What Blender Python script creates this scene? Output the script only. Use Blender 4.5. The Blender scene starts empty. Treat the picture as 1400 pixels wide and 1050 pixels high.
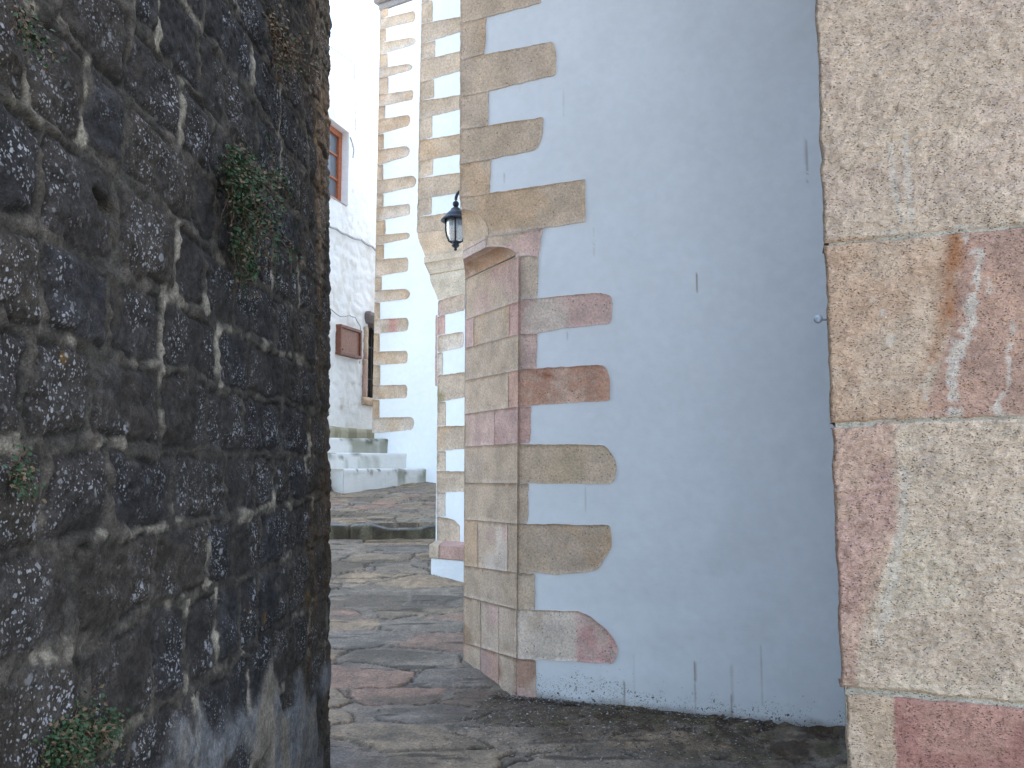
import bpy, math, random
import numpy as np
from mathutils import Vector
from mathutils.geometry import delaunay_2d_cdt

random.seed(7)
scene = bpy.context.scene
COL = scene.collection

# ------------------------------------------------------------------ camera numbers
F = 1150.0
PITCH = math.atan(110.0 / F)
EYE = np.array([0.0, 0.0, 1.51])
CP, SP = math.cos(PITCH), math.sin(PITCH)

def ray(px, py):
    a, v = px - 700.0, 525.0 - py
    return np.array([a, F * CP - v * SP, F * SP + v * CP])

class Wall:
    """a vertical plane through p (x, y) running along d; n points out of the wall"""
    def __init__(self, p, d, n):
        self.p = np.array(p, float)
        d = np.array(d, float); self.d = d / np.linalg.norm(d)
        n = np.array([-self.d[1], self.d[0]]) if n is None else np.array(n, float)
        n = n - self.d * n.dot(self.d)
        self.n = n / np.linalg.norm(n)
    def uz(self, px, py):
        r = ray(px, py)
        t = (self.p - EYE[:2]).dot(self.n) / r[:2].dot(self.n)
        q = EYE + r * t
        return (float((q[:2] - self.p).dot(self.d)), float(q[2]))
    def xyz(self, u, z, off=0.0):
        u = np.asarray(u, float); z = np.asarray(z, float); off = np.asarray(off, float) + 0 * u
        return np.stack([self.p[0] + self.d[0] * u + self.n[0] * off,
                         self.p[1] + self.d[1] * u + self.n[1] * off, z + 0 * u], -1)

# ------------------------------------------------------------------ noise
def _h(i, j, k, s):
    n = (i * 374761393 + j * 668265263 + k * 2147483647 + s * 1274126177) & 0xffffffff
    n = ((n ^ (n >> 13)) * 1274126177) & 0xffffffff
    n = ((n ^ (n >> 16)) * 2246822519) & 0xffffffff
    return ((n ^ (n >> 15)) & 0xffffff) / float(0xffffff)

def vn(x, y, s=0):
    x = np.asarray(x, float); y = np.asarray(y, float)
    i = np.floor(x).astype(np.int64); j = np.floor(y).astype(np.int64)
    fx, fy = x - i, y - j
    fx = fx * fx * fx * (fx * (fx * 6 - 15) + 10); fy = fy * fy * fy * (fy * (fy * 6 - 15) + 10)
    a, b = _h(i, j, 0, s), _h(i + 1, j, 0, s)
    c, d = _h(i, j + 1, 0, s), _h(i + 1, j + 1, 0, s)
    return (a + (b - a) * fx) * (1 - fy) + (c + (d - c) * fx) * fy

def fbm(x, y, s=0, o=4, g=0.5):
    t, a, m, f = 0, 1.0, 0, 1.0
    for k in range(o):
        t = t + a * vn(x * f + 17.3 * k, y * f - 9.1 * k, s + k); m += a; a *= g; f *= 2.03
    return t / m

def sst(a, b, x):
    t = np.clip((x - a) / (b - a), 0, 1)
    return t * t * (3 - 2 * t)

def lin(r, g, b):
    return np.array([(c / 255 / 12.92 if c / 255 <= .04045 else ((c / 255 + .055) / 1.055) ** 2.4) for c in (r, g, b)])

def mixc(A, B, m):
    return A * (1 - m[..., None]) + B * m[..., None]

# ------------------------------------------------------------------ objects
def tag(o, label=None, cat=None, group=None, kind=None):
    if label: o['label'] = label
    if cat: o['category'] = cat
    if group: o['group'] = group
    if kind: o['kind'] = kind
    return o

def thing(name, label, cat, loc, group=None):
    o = bpy.data.objects.new(name, None); COL.objects.link(o)
    o.location = loc; o.empty_display_size = 0.2
    return tag(o, label, cat, group)

def wloc(o):
    v = Vector((0, 0, 0))
    while o is not None:
        v = v + o.location; o = o.parent
    return v

def mesh_obj(name, V, Fc, mat, parent=None, cols=None, smooth=True, mats=None, midx=None):
    V = np.asarray(V, float).reshape(-1, 3)
    if parent is not None:
        V = V - np.array(wloc(parent))
    me = bpy.data.meshes.new(name)
    if isinstance(Fc, np.ndarray):
        nf, k = Fc.shape
        me.vertices.add(len(V)); me.vertices.foreach_set('co', V.astype(np.float32).ravel())
        me.loops.add(nf * k); me.loops.foreach_set('vertex_index', Fc.astype(np.int32).ravel())
        me.polygons.add(nf)
        me.polygons.foreach_set('loop_start', np.arange(0, nf * k, k, dtype=np.int32))
        me.polygons.foreach_set('loop_total', np.full(nf, k, dtype=np.int32))
        me.update(calc_edges=True)
    else:
        me.from_pydata([tuple(v) for v in V], [], [tuple(int(i) for i in f) for f in Fc])
    me.validate()
    if cols is not None:
        c = np.ones((len(V), 4), np.float32); c[:, :3] = np.asarray(cols).reshape(-1, 3)
        at = me.color_attributes.new('Col', 'FLOAT_COLOR', 'POINT')
        at.data.foreach_set('color', c.ravel())
    for m in (mats or [mat]): me.materials.append(m)
    if midx is not None:
        me.polygons.foreach_set('material_index', np.asarray(midx, np.int32))
    me.polygons.foreach_set('use_smooth', [smooth] * len(me.polygons))
    o = bpy.data.objects.new(name, me); COL.objects.link(o)
    if parent is not None: o.parent = parent
    return o

def grid_faces(nu, nv, flip=False):
    i = np.arange(nu - 1)[:, None] * nv + np.arange(nv - 1)[None, :]
    i = i.ravel()
    f = np.stack([i, i + nv, i + nv + 1, i + 1], 1)
    return f[:, ::-1].copy() if flip else f

class MB:
    """collects shapes into one mesh"""
    def __init__(self): self.v = []; self.f = []
    def add(self, V, Fc):
        b = len(self.v)
        self.v += [tuple(map(float, x)) for x in V]
        self.f += [tuple(int(i) + b for i in f) for f in Fc]
        return self
    def box(self, lo, hi, M=None):
        P = [np.array([x, y, z]) for x in (lo[0], hi[0]) for y in (lo[1], hi[1]) for z in (lo[2], hi[2])]
        if M: P = [M(p) for p in P]
        return self.add(P, [(0, 1, 3, 2), (4, 6, 7, 5), (0, 4, 5, 1), (2, 3, 7, 6), (0, 2, 6, 4), (1, 5, 7, 3)])
    def prism(self, poly, z0, z1):
        n = len(poly); z0 = [z0] * n if np.isscalar(z0) else z0; z1 = [z1] * n if np.isscalar(z1) else z1
        V = [(x, y, z0[i]) for i, (x, y) in enumerate(poly)] + [(x, y, z1[i]) for i, (x, y) in enumerate(poly)]
        Fc = [tuple(range(n))[::-1], tuple(range(n, 2 * n))] + [(i, (i + 1) % n, n + (i + 1) % n, n + i) for i in range(n)]
        return self.add(V, Fc)
    def tube(self, pts, r, n=8):
        pts = [Vector(p) for p in pts]; rr = r if hasattr(r, '__len__') else [r] * len(pts)
        V = []; Fc = []
        for i, p in enumerate(pts):
            t = (pts[min(i + 1, len(pts) - 1)] - pts[max(i - 1, 0)]).normalized()
            a = t.cross(Vector((0, 0, 1)))
            if a.length < 1e-3: a = t.cross(Vector((1, 0, 0)))
            a.normalize(); b = t.cross(a)
            for k in range(n):
                w = 2 * math.pi * k / n
                V.append(p + a * (math.cos(w) * rr[i]) + b * (math.sin(w) * rr[i]))
        for i in range(len(pts) - 1):
            for k in range(n):
                Fc.append((i * n + k, i * n + (k + 1) % n, (i + 1) * n + (k + 1) % n, (i + 1) * n + k))
        Fc += [tuple(range(n))[::-1], tuple(range((len(pts) - 1) * n, len(pts) * n))]
        return self.add(V, Fc)
    def lathe(self, prof, c, n=24, cap=True):
        V = []; Fc = []
        for (r, z) in prof:
            for k in range(n):
                w = 2 * math.pi * k / n
                V.append((c[0] + r * math.cos(w), c[1] + r * math.sin(w), c[2] + z))
        for i in range(len(prof) - 1):
            for k in range(n):
                Fc.append((i * n + k, i * n + (k + 1) % n, (i + 1) * n + (k + 1) % n, (i + 1) * n + k))
        if cap: Fc += [tuple(range(n))[::-1], tuple(range((len(prof) - 1) * n, len(prof) * n))]
        return self.add(V, Fc)
    def build(self, name, mat, parent=None, smooth=False, col=None, bevel=0):
        o = mesh_obj(name, self.v, self.f, mat, parent, None if col is None else np.tile(col, (len(self.v), 1)), smooth)
        if bevel:
            m = o.modifiers.new('bevel', 'BEVEL'); m.width = bevel; m.segments = 2; m.limit_method = 'ANGLE'
        return o

# ------------------------------------------------------------------ materials
class NT:
    def __init__(self, name):
        self.m = bpy.data.materials.new(name); self.m.use_nodes = True
        self.t = self.m.node_tree; self.t.nodes.clear()
        self.out = self.n('ShaderNodeOutputMaterial'); self.b = self.n('ShaderNodeBsdfPrincipled')
        self.l(self.b.outputs[0], self.out.inputs[0])
        self.pos = self.n('ShaderNodeNewGeometry').outputs['Position']
    def n(self, ty, **kw):
        nd = self.t.nodes.new(ty)
        for k, v in kw.items(): setattr(nd, k, v)
        return nd
    def l(self, a, b): self.t.links.new(a, b)
    def put(self, sock, v):
        if isinstance(v, bpy.types.NodeSocket): self.l(v, sock)
        else: sock.default_value = v
    def math(self, op, a, b=0.0, c=0.0, clamp=False):
        nd = self.n('ShaderNodeMath', operation=op, use_clamp=clamp)
        self.put(nd.inputs[0], a); self.put(nd.inputs[1], b)
        if op in ('MULTIPLY_ADD',): self.put(nd.inputs[2], c)
        return nd.outputs[0]
    def scaled(self, s):
        nd = self.n('ShaderNodeVectorMath', operation='MULTIPLY'); self.l(self.pos, nd.inputs[0]); nd.inputs[1].default_value = s
        return nd.outputs[0]
    def noise(self, scale, detail=4, rough=.55, vec=None, dist=0.0):
        nd = self.n('ShaderNodeTexNoise'); self.l(vec or self.pos, nd.inputs['Vector'])
        nd.inputs['Scale'].default_value = scale; nd.inputs['Detail'].default_value = detail
        nd.inputs['Roughness'].default_value = rough; nd.inputs['Distortion'].default_value = dist
        return nd.outputs['Fac']
    def voro(self, scale, vec=None, feature='F1', rnd=1.0):
        nd = self.n('ShaderNodeTexVoronoi', feature=feature); self.l(vec or self.pos, nd.inputs['Vector'])
        nd.inputs['Scale'].default_value = scale; nd.inputs['Randomness'].default_value = rnd
        return nd
    def ramp(self, v, a, b, lo=0.0, hi=1.0):
        nd = self.n('ShaderNodeMapRange', interpolation_type='SMOOTHSTEP'); self.put(nd.inputs[0], v)
        nd.inputs[1].default_value = a; nd.inputs[2].default_value = b; nd.inputs[3].default_value = lo; nd.inputs[4].default_value = hi
        return nd.outputs[0]
    def mix(self, f, a, b, mode='MIX'):
        nd = self.n('ShaderNodeMix', data_type='RGBA', blend_type=mode)
        self.put(nd.inputs[0], f); 
        for s, v in ((nd.inputs[6], a), (nd.inputs[7], b)):
            if isinstance(v, bpy.types.NodeSocket): self.l(v, s)
            else: s.default_value = (*v[:3], 1)
        return nd.outputs[2]
    def gray(self, v):
        nd = self.n('ShaderNodeCombineColor'); 
        for i in range(3): self.put(nd.inputs[i], v)
        return nd.outputs[0]
    def attr(self):
        return self.n('ShaderNodeAttribute', attribute_name='Col').outputs['Color']
    def bump(self, h, strength, dist, prev=None):
        nd = self.n('ShaderNodeBump'); nd.inputs['Strength'].default_value = strength; nd.inputs['Distance'].default_value = dist
        self.l(h, nd.inputs['Height'])
        if prev: self.l(prev, nd.inputs['Normal'])
        return nd.outputs[0]
    def done(self, col, rough=.9, normal=None, spec=.3):
        self.put(self.b.inputs['Base Color'], col if isinstance(col, bpy.types.NodeSocket) else (*col[:3], 1))
        self.put(self.b.inputs['Roughness'], rough); self.b.inputs['Specular IOR Level'].default_value = spec
        if normal: self.l(normal, self.b.inputs['Normal'])
        return self.m

def mat_quoin(name, fine=1.0, bump=.5, pores=.8):
    k = NT(name); c = k.attr()
    n1 = k.noise(7 * fine, 5); n2 = k.noise(75 * fine, 4, .7); n3 = k.noise(230 * fine, 3, .7)
    f = k.math('MULTIPLY', k.ramp(n1, .25, .75, .84, 1.14), k.ramp(n2, .3, .7, .8, 1.2))
    f = k.math('MULTIPLY', f, k.ramp(n3, .3, .7, .93, 1.07))
    c = k.mix(1.0, c, k.gray(k.math('MULTIPLY', f, 1.2 if fine == 1.0 else .92)), 'MULTIPLY')
    if fine == 1.0: c = k.mix(1.0, c, (1.0, .965, .92), 'MULTIPLY')
    v = k.voro(52 * fine).outputs['Distance']
    p = k.math('MULTIPLY', k.ramp(v, .12, .3, 1, 0), k.ramp(k.noise(17 * fine, 3), .48, .64))
    c = k.mix(k.math('MULTIPLY', p, pores), c, (.11, .075, .05))
    if fine != 1.0: c = k.mix(1.0, c, (.97, .935, .875), 'MULTIPLY')
    w = k.math('MULTIPLY', k.ramp(k.noise(60 * fine, 3), .66, .74), .45)
    c = k.mix(w, c, (.62, .58, .52))
    h = k.math('SUBTRACT', k.math('ADD', n2, k.math('MULTIPLY', n3, .5)), p)
    return k.done(c, .9, k.bump(h, bump, .010), .2)

def mat_plaster(name, big=.35, amp=.012):
    k = NT(name); c = k.attr()
    n1 = k.noise(1.3, 5, .55); n2 = k.noise(14, 5, .6); n3 = k.noise(140, 3, .6)
    f = k.math('MULTIPLY', k.ramp(n1, .3, .7, .965, 1.02), k.ramp(n2, .3, .7, .975, 1.02))
    c = k.mix(1.0, c, k.gray(f), 'MULTIPLY')
    dm = k.n('ShaderNodeAttribute', attribute_name='dirt').outputs['Fac']
    sp = k.math('MAXIMUM', k.ramp(k.noise(55, 4, .65), .60, .64), k.ramp(k.noise(160, 3, .6), .60, .65))
    sp = k.math('MULTIPLY', sp, k.ramp(k.math('ADD', dm, k.math('MULTIPLY', k.math('SUBTRACT', k.noise(9, 3), .5), .9)), .42, .62))
    c = k.mix(k.math('MULTIPLY', sp, k.ramp(dm, 0, .12)), c, (.10, .062, .042))
    c = k.mix(k.math('MULTIPLY', k.ramp(k.noise(70, 2), .735, .75), k.ramp(dm, .02, .2)), c, (.14, .09, .06))
    br = k.noise(10, 4, .6, k.scaled((1.0, 1.0, 6.0)))
    nb = k.bump(k.noise(2.2, 3), big, .05)
    nb = k.bump(k.math('ADD', n2, k.math('MULTIPLY', br, .4)), .10 if amp < .02 else .35, amp, nb)
    nb = k.bump(n3, .12, .003, nb)
    return k.done(c, .82, nb, .25)

def mat_rubble(name):
    k = NT(name); c = k.attr()
    n2 = k.noise(45, 5, .7); n3 = k.noise(170, 3, .7)
    st = k.scaled((1, 1, .9))
    f = k.math('MULTIPLY', k.ramp(n2, .28, .72, .62, 1.4), k.ramp(n3, .3, .7, .72, 1.3))
    f = k.math('MULTIPLY', f, k.ramp(k.noise(9, 4, .6), .3, .7, .36, .62))
    c = k.mix(1.0, c, k.gray(f), 'MULTIPLY')
    c = k.mix(k.ramp(k.noise(13, 4), .58, .72, 0, .5), c, (.052, .043, .032))
    # pale crusts of lichen
    cl = k.ramp(k.noise(4.6, 3, .6), .42, .60)
    hs = None
    for sc, th, r in ((70, .58, .40), (135, .54, .42), (30, .82, .36)):
        wv = k.n('ShaderNodeVectorMath', operation='ADD'); k.l(st, wv.inputs[0])
        nz = k.n('ShaderNodeTexNoise'); k.l(k.pos, nz.inputs['Vector']); nz.inputs['Scale'].default_value = sc * 1.7
        sm = k.n('ShaderNodeVectorMath', operation='SCALE'); k.l(nz.outputs['Color'], sm.inputs[0]); sm.inputs['Scale'].default_value = .55 / sc
        k.l(sm.outputs[0], wv.inputs[1])
        vo = k.voro(sc, wv.outputs[0])
        sep = k.n('ShaderNodeSeparateColor'); k.l(vo.outputs['Color'], sep.inputs[0])
        on = k.math('MULTIPLY', k.ramp(sep.outputs[0], th, th + .02), k.ramp(vo.outputs['Distance'], r * .62, r, 1, 0))
        on = k.math('MULTIPLY', on, cl if sc != 27 else k.ramp(k.noise(3.1, 2), .5, .6))
        hs = on if hs is None else k.math('MAXIMUM', hs, on)
    lm = k.n('ShaderNodeAttribute', attribute_name='lichen').outputs['Fac']
    hs = k.math('MULTIPLY', hs, lm)
    lc = k.mix(k.noise(20, 2), (.22, .22, .24), (.44, .44, .46))
    c = k.mix(k.math('MULTIPLY', hs, .72), c, lc)
    h = k.math('ADD', k.math('ADD', n2, k.math('MULTIPLY', n3, .6)), k.math('MULTIPLY', hs, .25))
    nb = k.bump(k.noise(28, 4, .6), .3, .015)
    return k.done(c, .92, k.bump(h, .9, .011, nb), .2)

def mat_block(name):
    k = NT(name); c = k.attr()
    v = k.n('ShaderNodeMapping'); k.l(k.pos, v.inputs[0]); v.inputs['Rotation'].default_value = (0, .45, 0); v.inputs['Scale'].default_value = (1, 1, 2.1)
    n1 = k.noise(60, 5, .7, v.outputs[0], .4); n2 = k.noise(240, 4, .7); n0 = k.noise(14, 5)
    f = k.math('MULTIPLY', k.ramp(n1, .25, .72, .80, 1.10), k.ramp(n2, .3, .7, .9, 1.1))
    f = k.math('MULTIPLY', f, k.ramp(n0, .3, .7, .72, .9))
    c = k.mix(1.0, c, k.gray(f), 'MULTIPLY')
    vo = k.voro(105, v.outputs[0]).outputs['Distance']
    p = k.math('MULTIPLY', k.ramp(vo, .1, .36, 1, 0), k.ramp(k.noise(45, 3), .42, .56))
    c = k.mix(k.math('MULTIPLY', p, .7), c, (.12, .07, .05))
    rd = k.math('MULTIPLY', k.ramp(k.voro(38).outputs['Distance'], .03, .13, 1, 0), .55)
    c = k.mix(rd, c, (.16, .06, .04))
    h = k.math('SUBTRACT', k.math('ADD', n1, k.math('MULTIPLY', n2, .4)), k.math('MULTIPLY', p, .7))
    nb = k.bump(n0, .4, .03)
    return k.done(c, .9, k.bump(h, 1.0, .010, nb), .2)

def mat_ground(name):
    k = NT(name); c = k.attr()
    n1 = k.noise(11, 5, .6); n2 = k.noise(60, 4, .7); n3 = k.noise(200, 3, .7)
    f = k.math('MULTIPLY', k.ramp(n1, .28, .72, .68, 1.28), k.ramp(n2, .3, .7, .72, 1.25))
    f = k.math('MULTIPLY', f, k.ramp(n3, .3, .7, .82, 1.18))
    c = k.mix(1.0, c, k.gray(f), 'MULTIPLY')
    d = k.math('MULTIPLY', k.ramp(k.voro(26).outputs['Distance'], .08, .2, 1, 0), k.ramp(k.noise(4, 2), .5, .62))
    c = k.mix(k.math('MULTIPLY', d, .8), c, (.05, .045, .04))
    w = k.ramp(k.noise(38, 4, .7), .67, .73, 0, .6)
    c = k.mix(w, c, (.42, .41, .40))
    h = k.math('ADD', k.math('ADD', n2, k.math('MULTIPLY', n3, .5)), n1)
    return k.done(c, k.ramp(n1, .3, .7, .5, .85), k.bump(h, .9, .014), .3)

def mat_flat(name, col, rough=.6, noise=None, metal=0, bump=None, spec=.4, amt=.25):
    k = NT(name); c = (*col, 1)
    if noise:
        nn = k.noise(noise, 4, .6)
        c = k.mix(1.0, col, k.gray(k.ramp(nn, .3, .7, 1 - amt, 1 + amt)), 'MULTIPLY')
        nb = k.bump(nn, bump or .2, .004)
    k.b.inputs['Metallic'].default_value = metal
    return k.done(c, rough, nb if noise else None, spec)

def mat_leaf(name, c1, c2):
    k = NT(name)
    c = k.mix(k.ramp(k.noise(38, 2), .3, .7), c1, c2)
    k.b.inputs['Subsurface Weight'].default_value = 0
    return k.done(c, .6, None, .3)

M_QUOIN = mat_quoin('quoin_limestone'); M_QUOIN2 = mat_quoin('far_limestone', .6, .4, .4)
M_PLASTER = mat_plaster('white_plaster'); M_WASH = mat_plaster('whitewash', .5, .03)
M_RUBBLE = mat_rubble('dark_rubble'); M_BLOCK = mat_block('hewn_block'); M_GROUND = mat_ground('paving')
M_IRON = mat_flat('black_iron', (.022, .026, .035), .42, 40, .3, .1)
M_BLACK = mat_flat('rusty_bars', (.03, .025, .022), .7, 30)
M_DARK = mat_flat('dark_interior', (.012, .011, .011), .9)
M_WOOD = mat_flat('brown_wood', (.17, .062, .035), .55, 26, 0, .2)
M_FRAME = mat_flat('varnished_frame', (.36, .11, .045), .45, 30, 0, .1)
M_PANE = mat_flat('window_pane', (.14, .16, .18), .08, None, 0, None, .8)
M_CABLE = mat_flat('grey_cable', (.42, .41, .40), .7, 30)
M_KNOB = mat_flat('painted_metal', (.38, .42, .47), .45, 120, 0, .5)
M_LEAF = mat_leaf('green_leaf', (.010, .030, .012), (.026, .050, .018))
M_LEAF_DRY = mat_leaf('dry_leaf', (.07, .05, .026), (.11, .075, .042))
M_STEM = mat_flat('plant_stem', (.09, .05, .035), .8, 40)
M_LITTER = mat_leaf('leaf_litter', (.055, .03, .018), (.12, .085, .05))
M_CRUMB = mat_flat('lime_crumb', (.42, .40, .38), .9, 60)
kg = NT('lantern_glass'); kg.b.inputs['Transmission Weight'].default_value = .85; kg.b.inputs['IOR'].default_value = 1.2
M_GLASS = kg.done((.86, .89, .92), .22, None, .5)

WHITE = np.array([.80, .80, .79])

# ------------------------------------------------------------------ stone slabs lying on a wall
def densify(poly, step):
    out = []
    for i, a in enumerate(poly):
        b = poly[(i + 1) % len(poly)]
        n = max(1, int(math.hypot(b[0] - a[0], b[1] - a[1]) / step))
        for k in range(n): out.append((a[0] + (b[0] - a[0]) * k / n, a[1] + (b[1] - a[1]) * k / n))
    return out

def round_poly(poly, rad):
    """cuts every corner with its own radius"""
    out = []
    n = len(poly)
    for i in range(n):
        r = rad[i] if hasattr(rad, '__len__') else rad
        p = np.array(poly[i]); a = np.array(poly[i - 1]); b = np.array(poly[(i + 1) % n])
        la, lb = np.linalg.norm(a - p), np.linalg.norm(b - p)
        r = min(r, la * .48, lb * .48)
        if r < 1e-4: out.append(tuple(p)); continue
        pa, pb = p + (a - p) / la * r, p + (b - p) / lb * r
        for k in range(6):
            t = k / 5; out.append(tuple((1 - t) ** 2 * pa + 2 * t * (1 - t) * p + t * t * pb))
    return out

def slab(name, wall, poly, mat, parent, colf, res=.02, off=.005, depth=.02, wob=.004, disp=.003, seed=0, label=None):
    P = densify(poly, res * .6)
    P = [(u + wob * 2 * (fbm(u * 22, z * 22, seed, 3) - .5), z + wob * 2 * (fbm(u * 22 + 50, z * 22, seed + 5, 3) - .5)) for u, z in P]
    nb = len(P)
    us = [p[0] for p in P]; zs = [p[1] for p in P]
    inner = []
    A = np.array(P); B = np.roll(A, -1, 0)
    gu = np.arange(min(us) + res / 2, max(us), res); gz = np.arange(min(zs) + res / 2, max(zs), res)
    rr = random.Random(seed)
    for u in gu:
        for z in gz:
            q = np.array([u + rr.uniform(-.2, .2) * res, z + rr.uniform(-.2, .2) * res])
            d = B - A; t = np.clip(((q - A) * d).sum(1) / np.maximum((d * d).sum(1), 1e-12), 0, 1)
            if np.sqrt((((A + d * t[:, None]) - q) ** 2).sum(1)).min() > res * .45: inner.append(tuple(q))
    # a ring just inside the border for a soft arris
    vv = [Vector(p) for p in P] + [Vector(p) for p in inner]
    ed = [(i, (i + 1) % nb) for i in range(nb)]
    v2, e2, f2, *_ = delaunay_2d_cdt(vv, ed, [list(range(nb))], 1, 1e-6)
    v2 = np.array([tuple(v) for v in v2])
    u, z = v2[:, 0], v2[:, 1]
    dist = np.full(len(v2), 9.0)
    for i in range(len(v2)):
        d = B - A; t = np.clip(((v2[i] - A) * d).sum(1) / np.maximum((d * d).sum(1), 1e-12), 0, 1)
        dist[i] = np.sqrt((((A + d * t[:, None]) - v2[i]) ** 2).sum(1)).min()
    soft = np.clip(dist / (res * .8), 0, 1)
    o = off * (.7 + .3 * soft) + disp * 2 * (fbm(u * 14, z * 14, seed + 9, 4) - .5) * soft
    X = wall.xyz(u, z, o)
    cols = colf(u, z, seed)
    # skirt
    order = list(range(nb)) if len(v2) >= nb and np.allclose(v2[:nb], A, atol=1e-5) else None
    Fc = [tuple(f) for f in f2]
    if order:
        b = len(X)
        X = np.vstack([X, wall.xyz(A[:, 0], A[:, 1], off * .7 - depth)])
        cols = np.vstack([cols, cols[:nb]])
        Fc += [(i, b + i, b + (i + 1) % nb, (i + 1) % nb) for i in range(nb)]
    ob = mesh_obj(name, X, Fc, mat, parent, cols)
    if label: ob['label'] = label
    return ob

TAN = lin(197, 175, 153); TAN2 = lin(207, 184, 162); GREY = lin(202, 181, 162); OCH = lin(202, 173, 145)
PINK = lin(206, 174, 164); PALE = lin(214, 198, 184); RED = lin(206, 168, 150); ROSE = lin(208, 170, 159)

def cf(*cs, sc=5.0, var=.12, grad=None):
    cs = [np.array(c) for c in cs]
    def f(u, z, s):
        n = fbm(u * sc, z * sc, s * 7 + 3, 4)
        c = np.tile(cs[0], (len(u), 1))
        for i, c2 in enumerate(cs[1:]):
            m = sst(.46, .60, fbm(u * sc * .8 + 31 * i, z * sc * .8, s * 5 + 40 + i, 4))
            c = mixc(c, c2, m * .85)
        c = c * (1 + var * 2 * (n - .5))[:, None]
        if grad: c = grad(u, z, c, s)
        return np.clip(c, .01, .9)
    return f

def pxpoly(w, pts): return [w.uz(x, y) for x, y in pts]

# ================================================================== the ground
def zground(X, Y):
    z = np.interp(Y, [-80, 0, 4.0, 4.4, 4.92, 5.6, 6.35, 8.4, 8.65, 10.0], [-.2, -.2, -.13, -.075, -.005, 0, .1, .35, .41, .64])
    yk = 10.0 + .06 * (X + 1.5)
    up = np.interp(Y, [9.9, 10.0, 12.3, 14, 20, 80], [.80, .81, 1.22, 1.6, 1.9, 2.2])
    return np.where(Y > yk + .06, up, z)

def worley(x, y, s, jit=.85):
    i = np.floor(x).astype(np.int64); j = np.floor(y).astype(np.int64)
    f1 = np.full(x.shape, 9.); f2 = np.full(x.shape, 9.); idc = np.zeros(x.shape)
    for a in (-1, 0, 1):
        for b in (-1, 0, 1):
            ii, jj = i + a, j + b
            cx = ii + .5 + jit * (_h(ii, jj, 1, s) - .5) + .5 * (jj % 2); cy = jj + .5 + jit * .8 * (_h(ii, jj, 2, s) - .5)
            d = np.sqrt((x - cx) ** 2 + (y - cy) ** 2); r = _h(ii, jj, 3, s)
            n = d < f1
            f2 = np.where(n, f1, np.minimum(f2, d)); idc = np.where(n, r, idc); f1 = np.where(n, d, f1)
    return f1, f2, idc

def axis(lo, hi, dense_lo, dense_hi, step):
    a = list(np.arange(dense_lo, dense_hi, step)); x, s = a[0], step
    left = []
    while x > lo: s *= 1.5; x -= s; left.append(x)
    right = []; x, s = a[-1], step
    while x < hi: s *= 1.5; x += s; right.append(x)
    return np.array(left[::-1] + a + right)

B1B = np.array([.024, 5.6]); D1 = np.array([math.sin(math.radians(70)), -math.cos(math.radians(70))])

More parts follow.
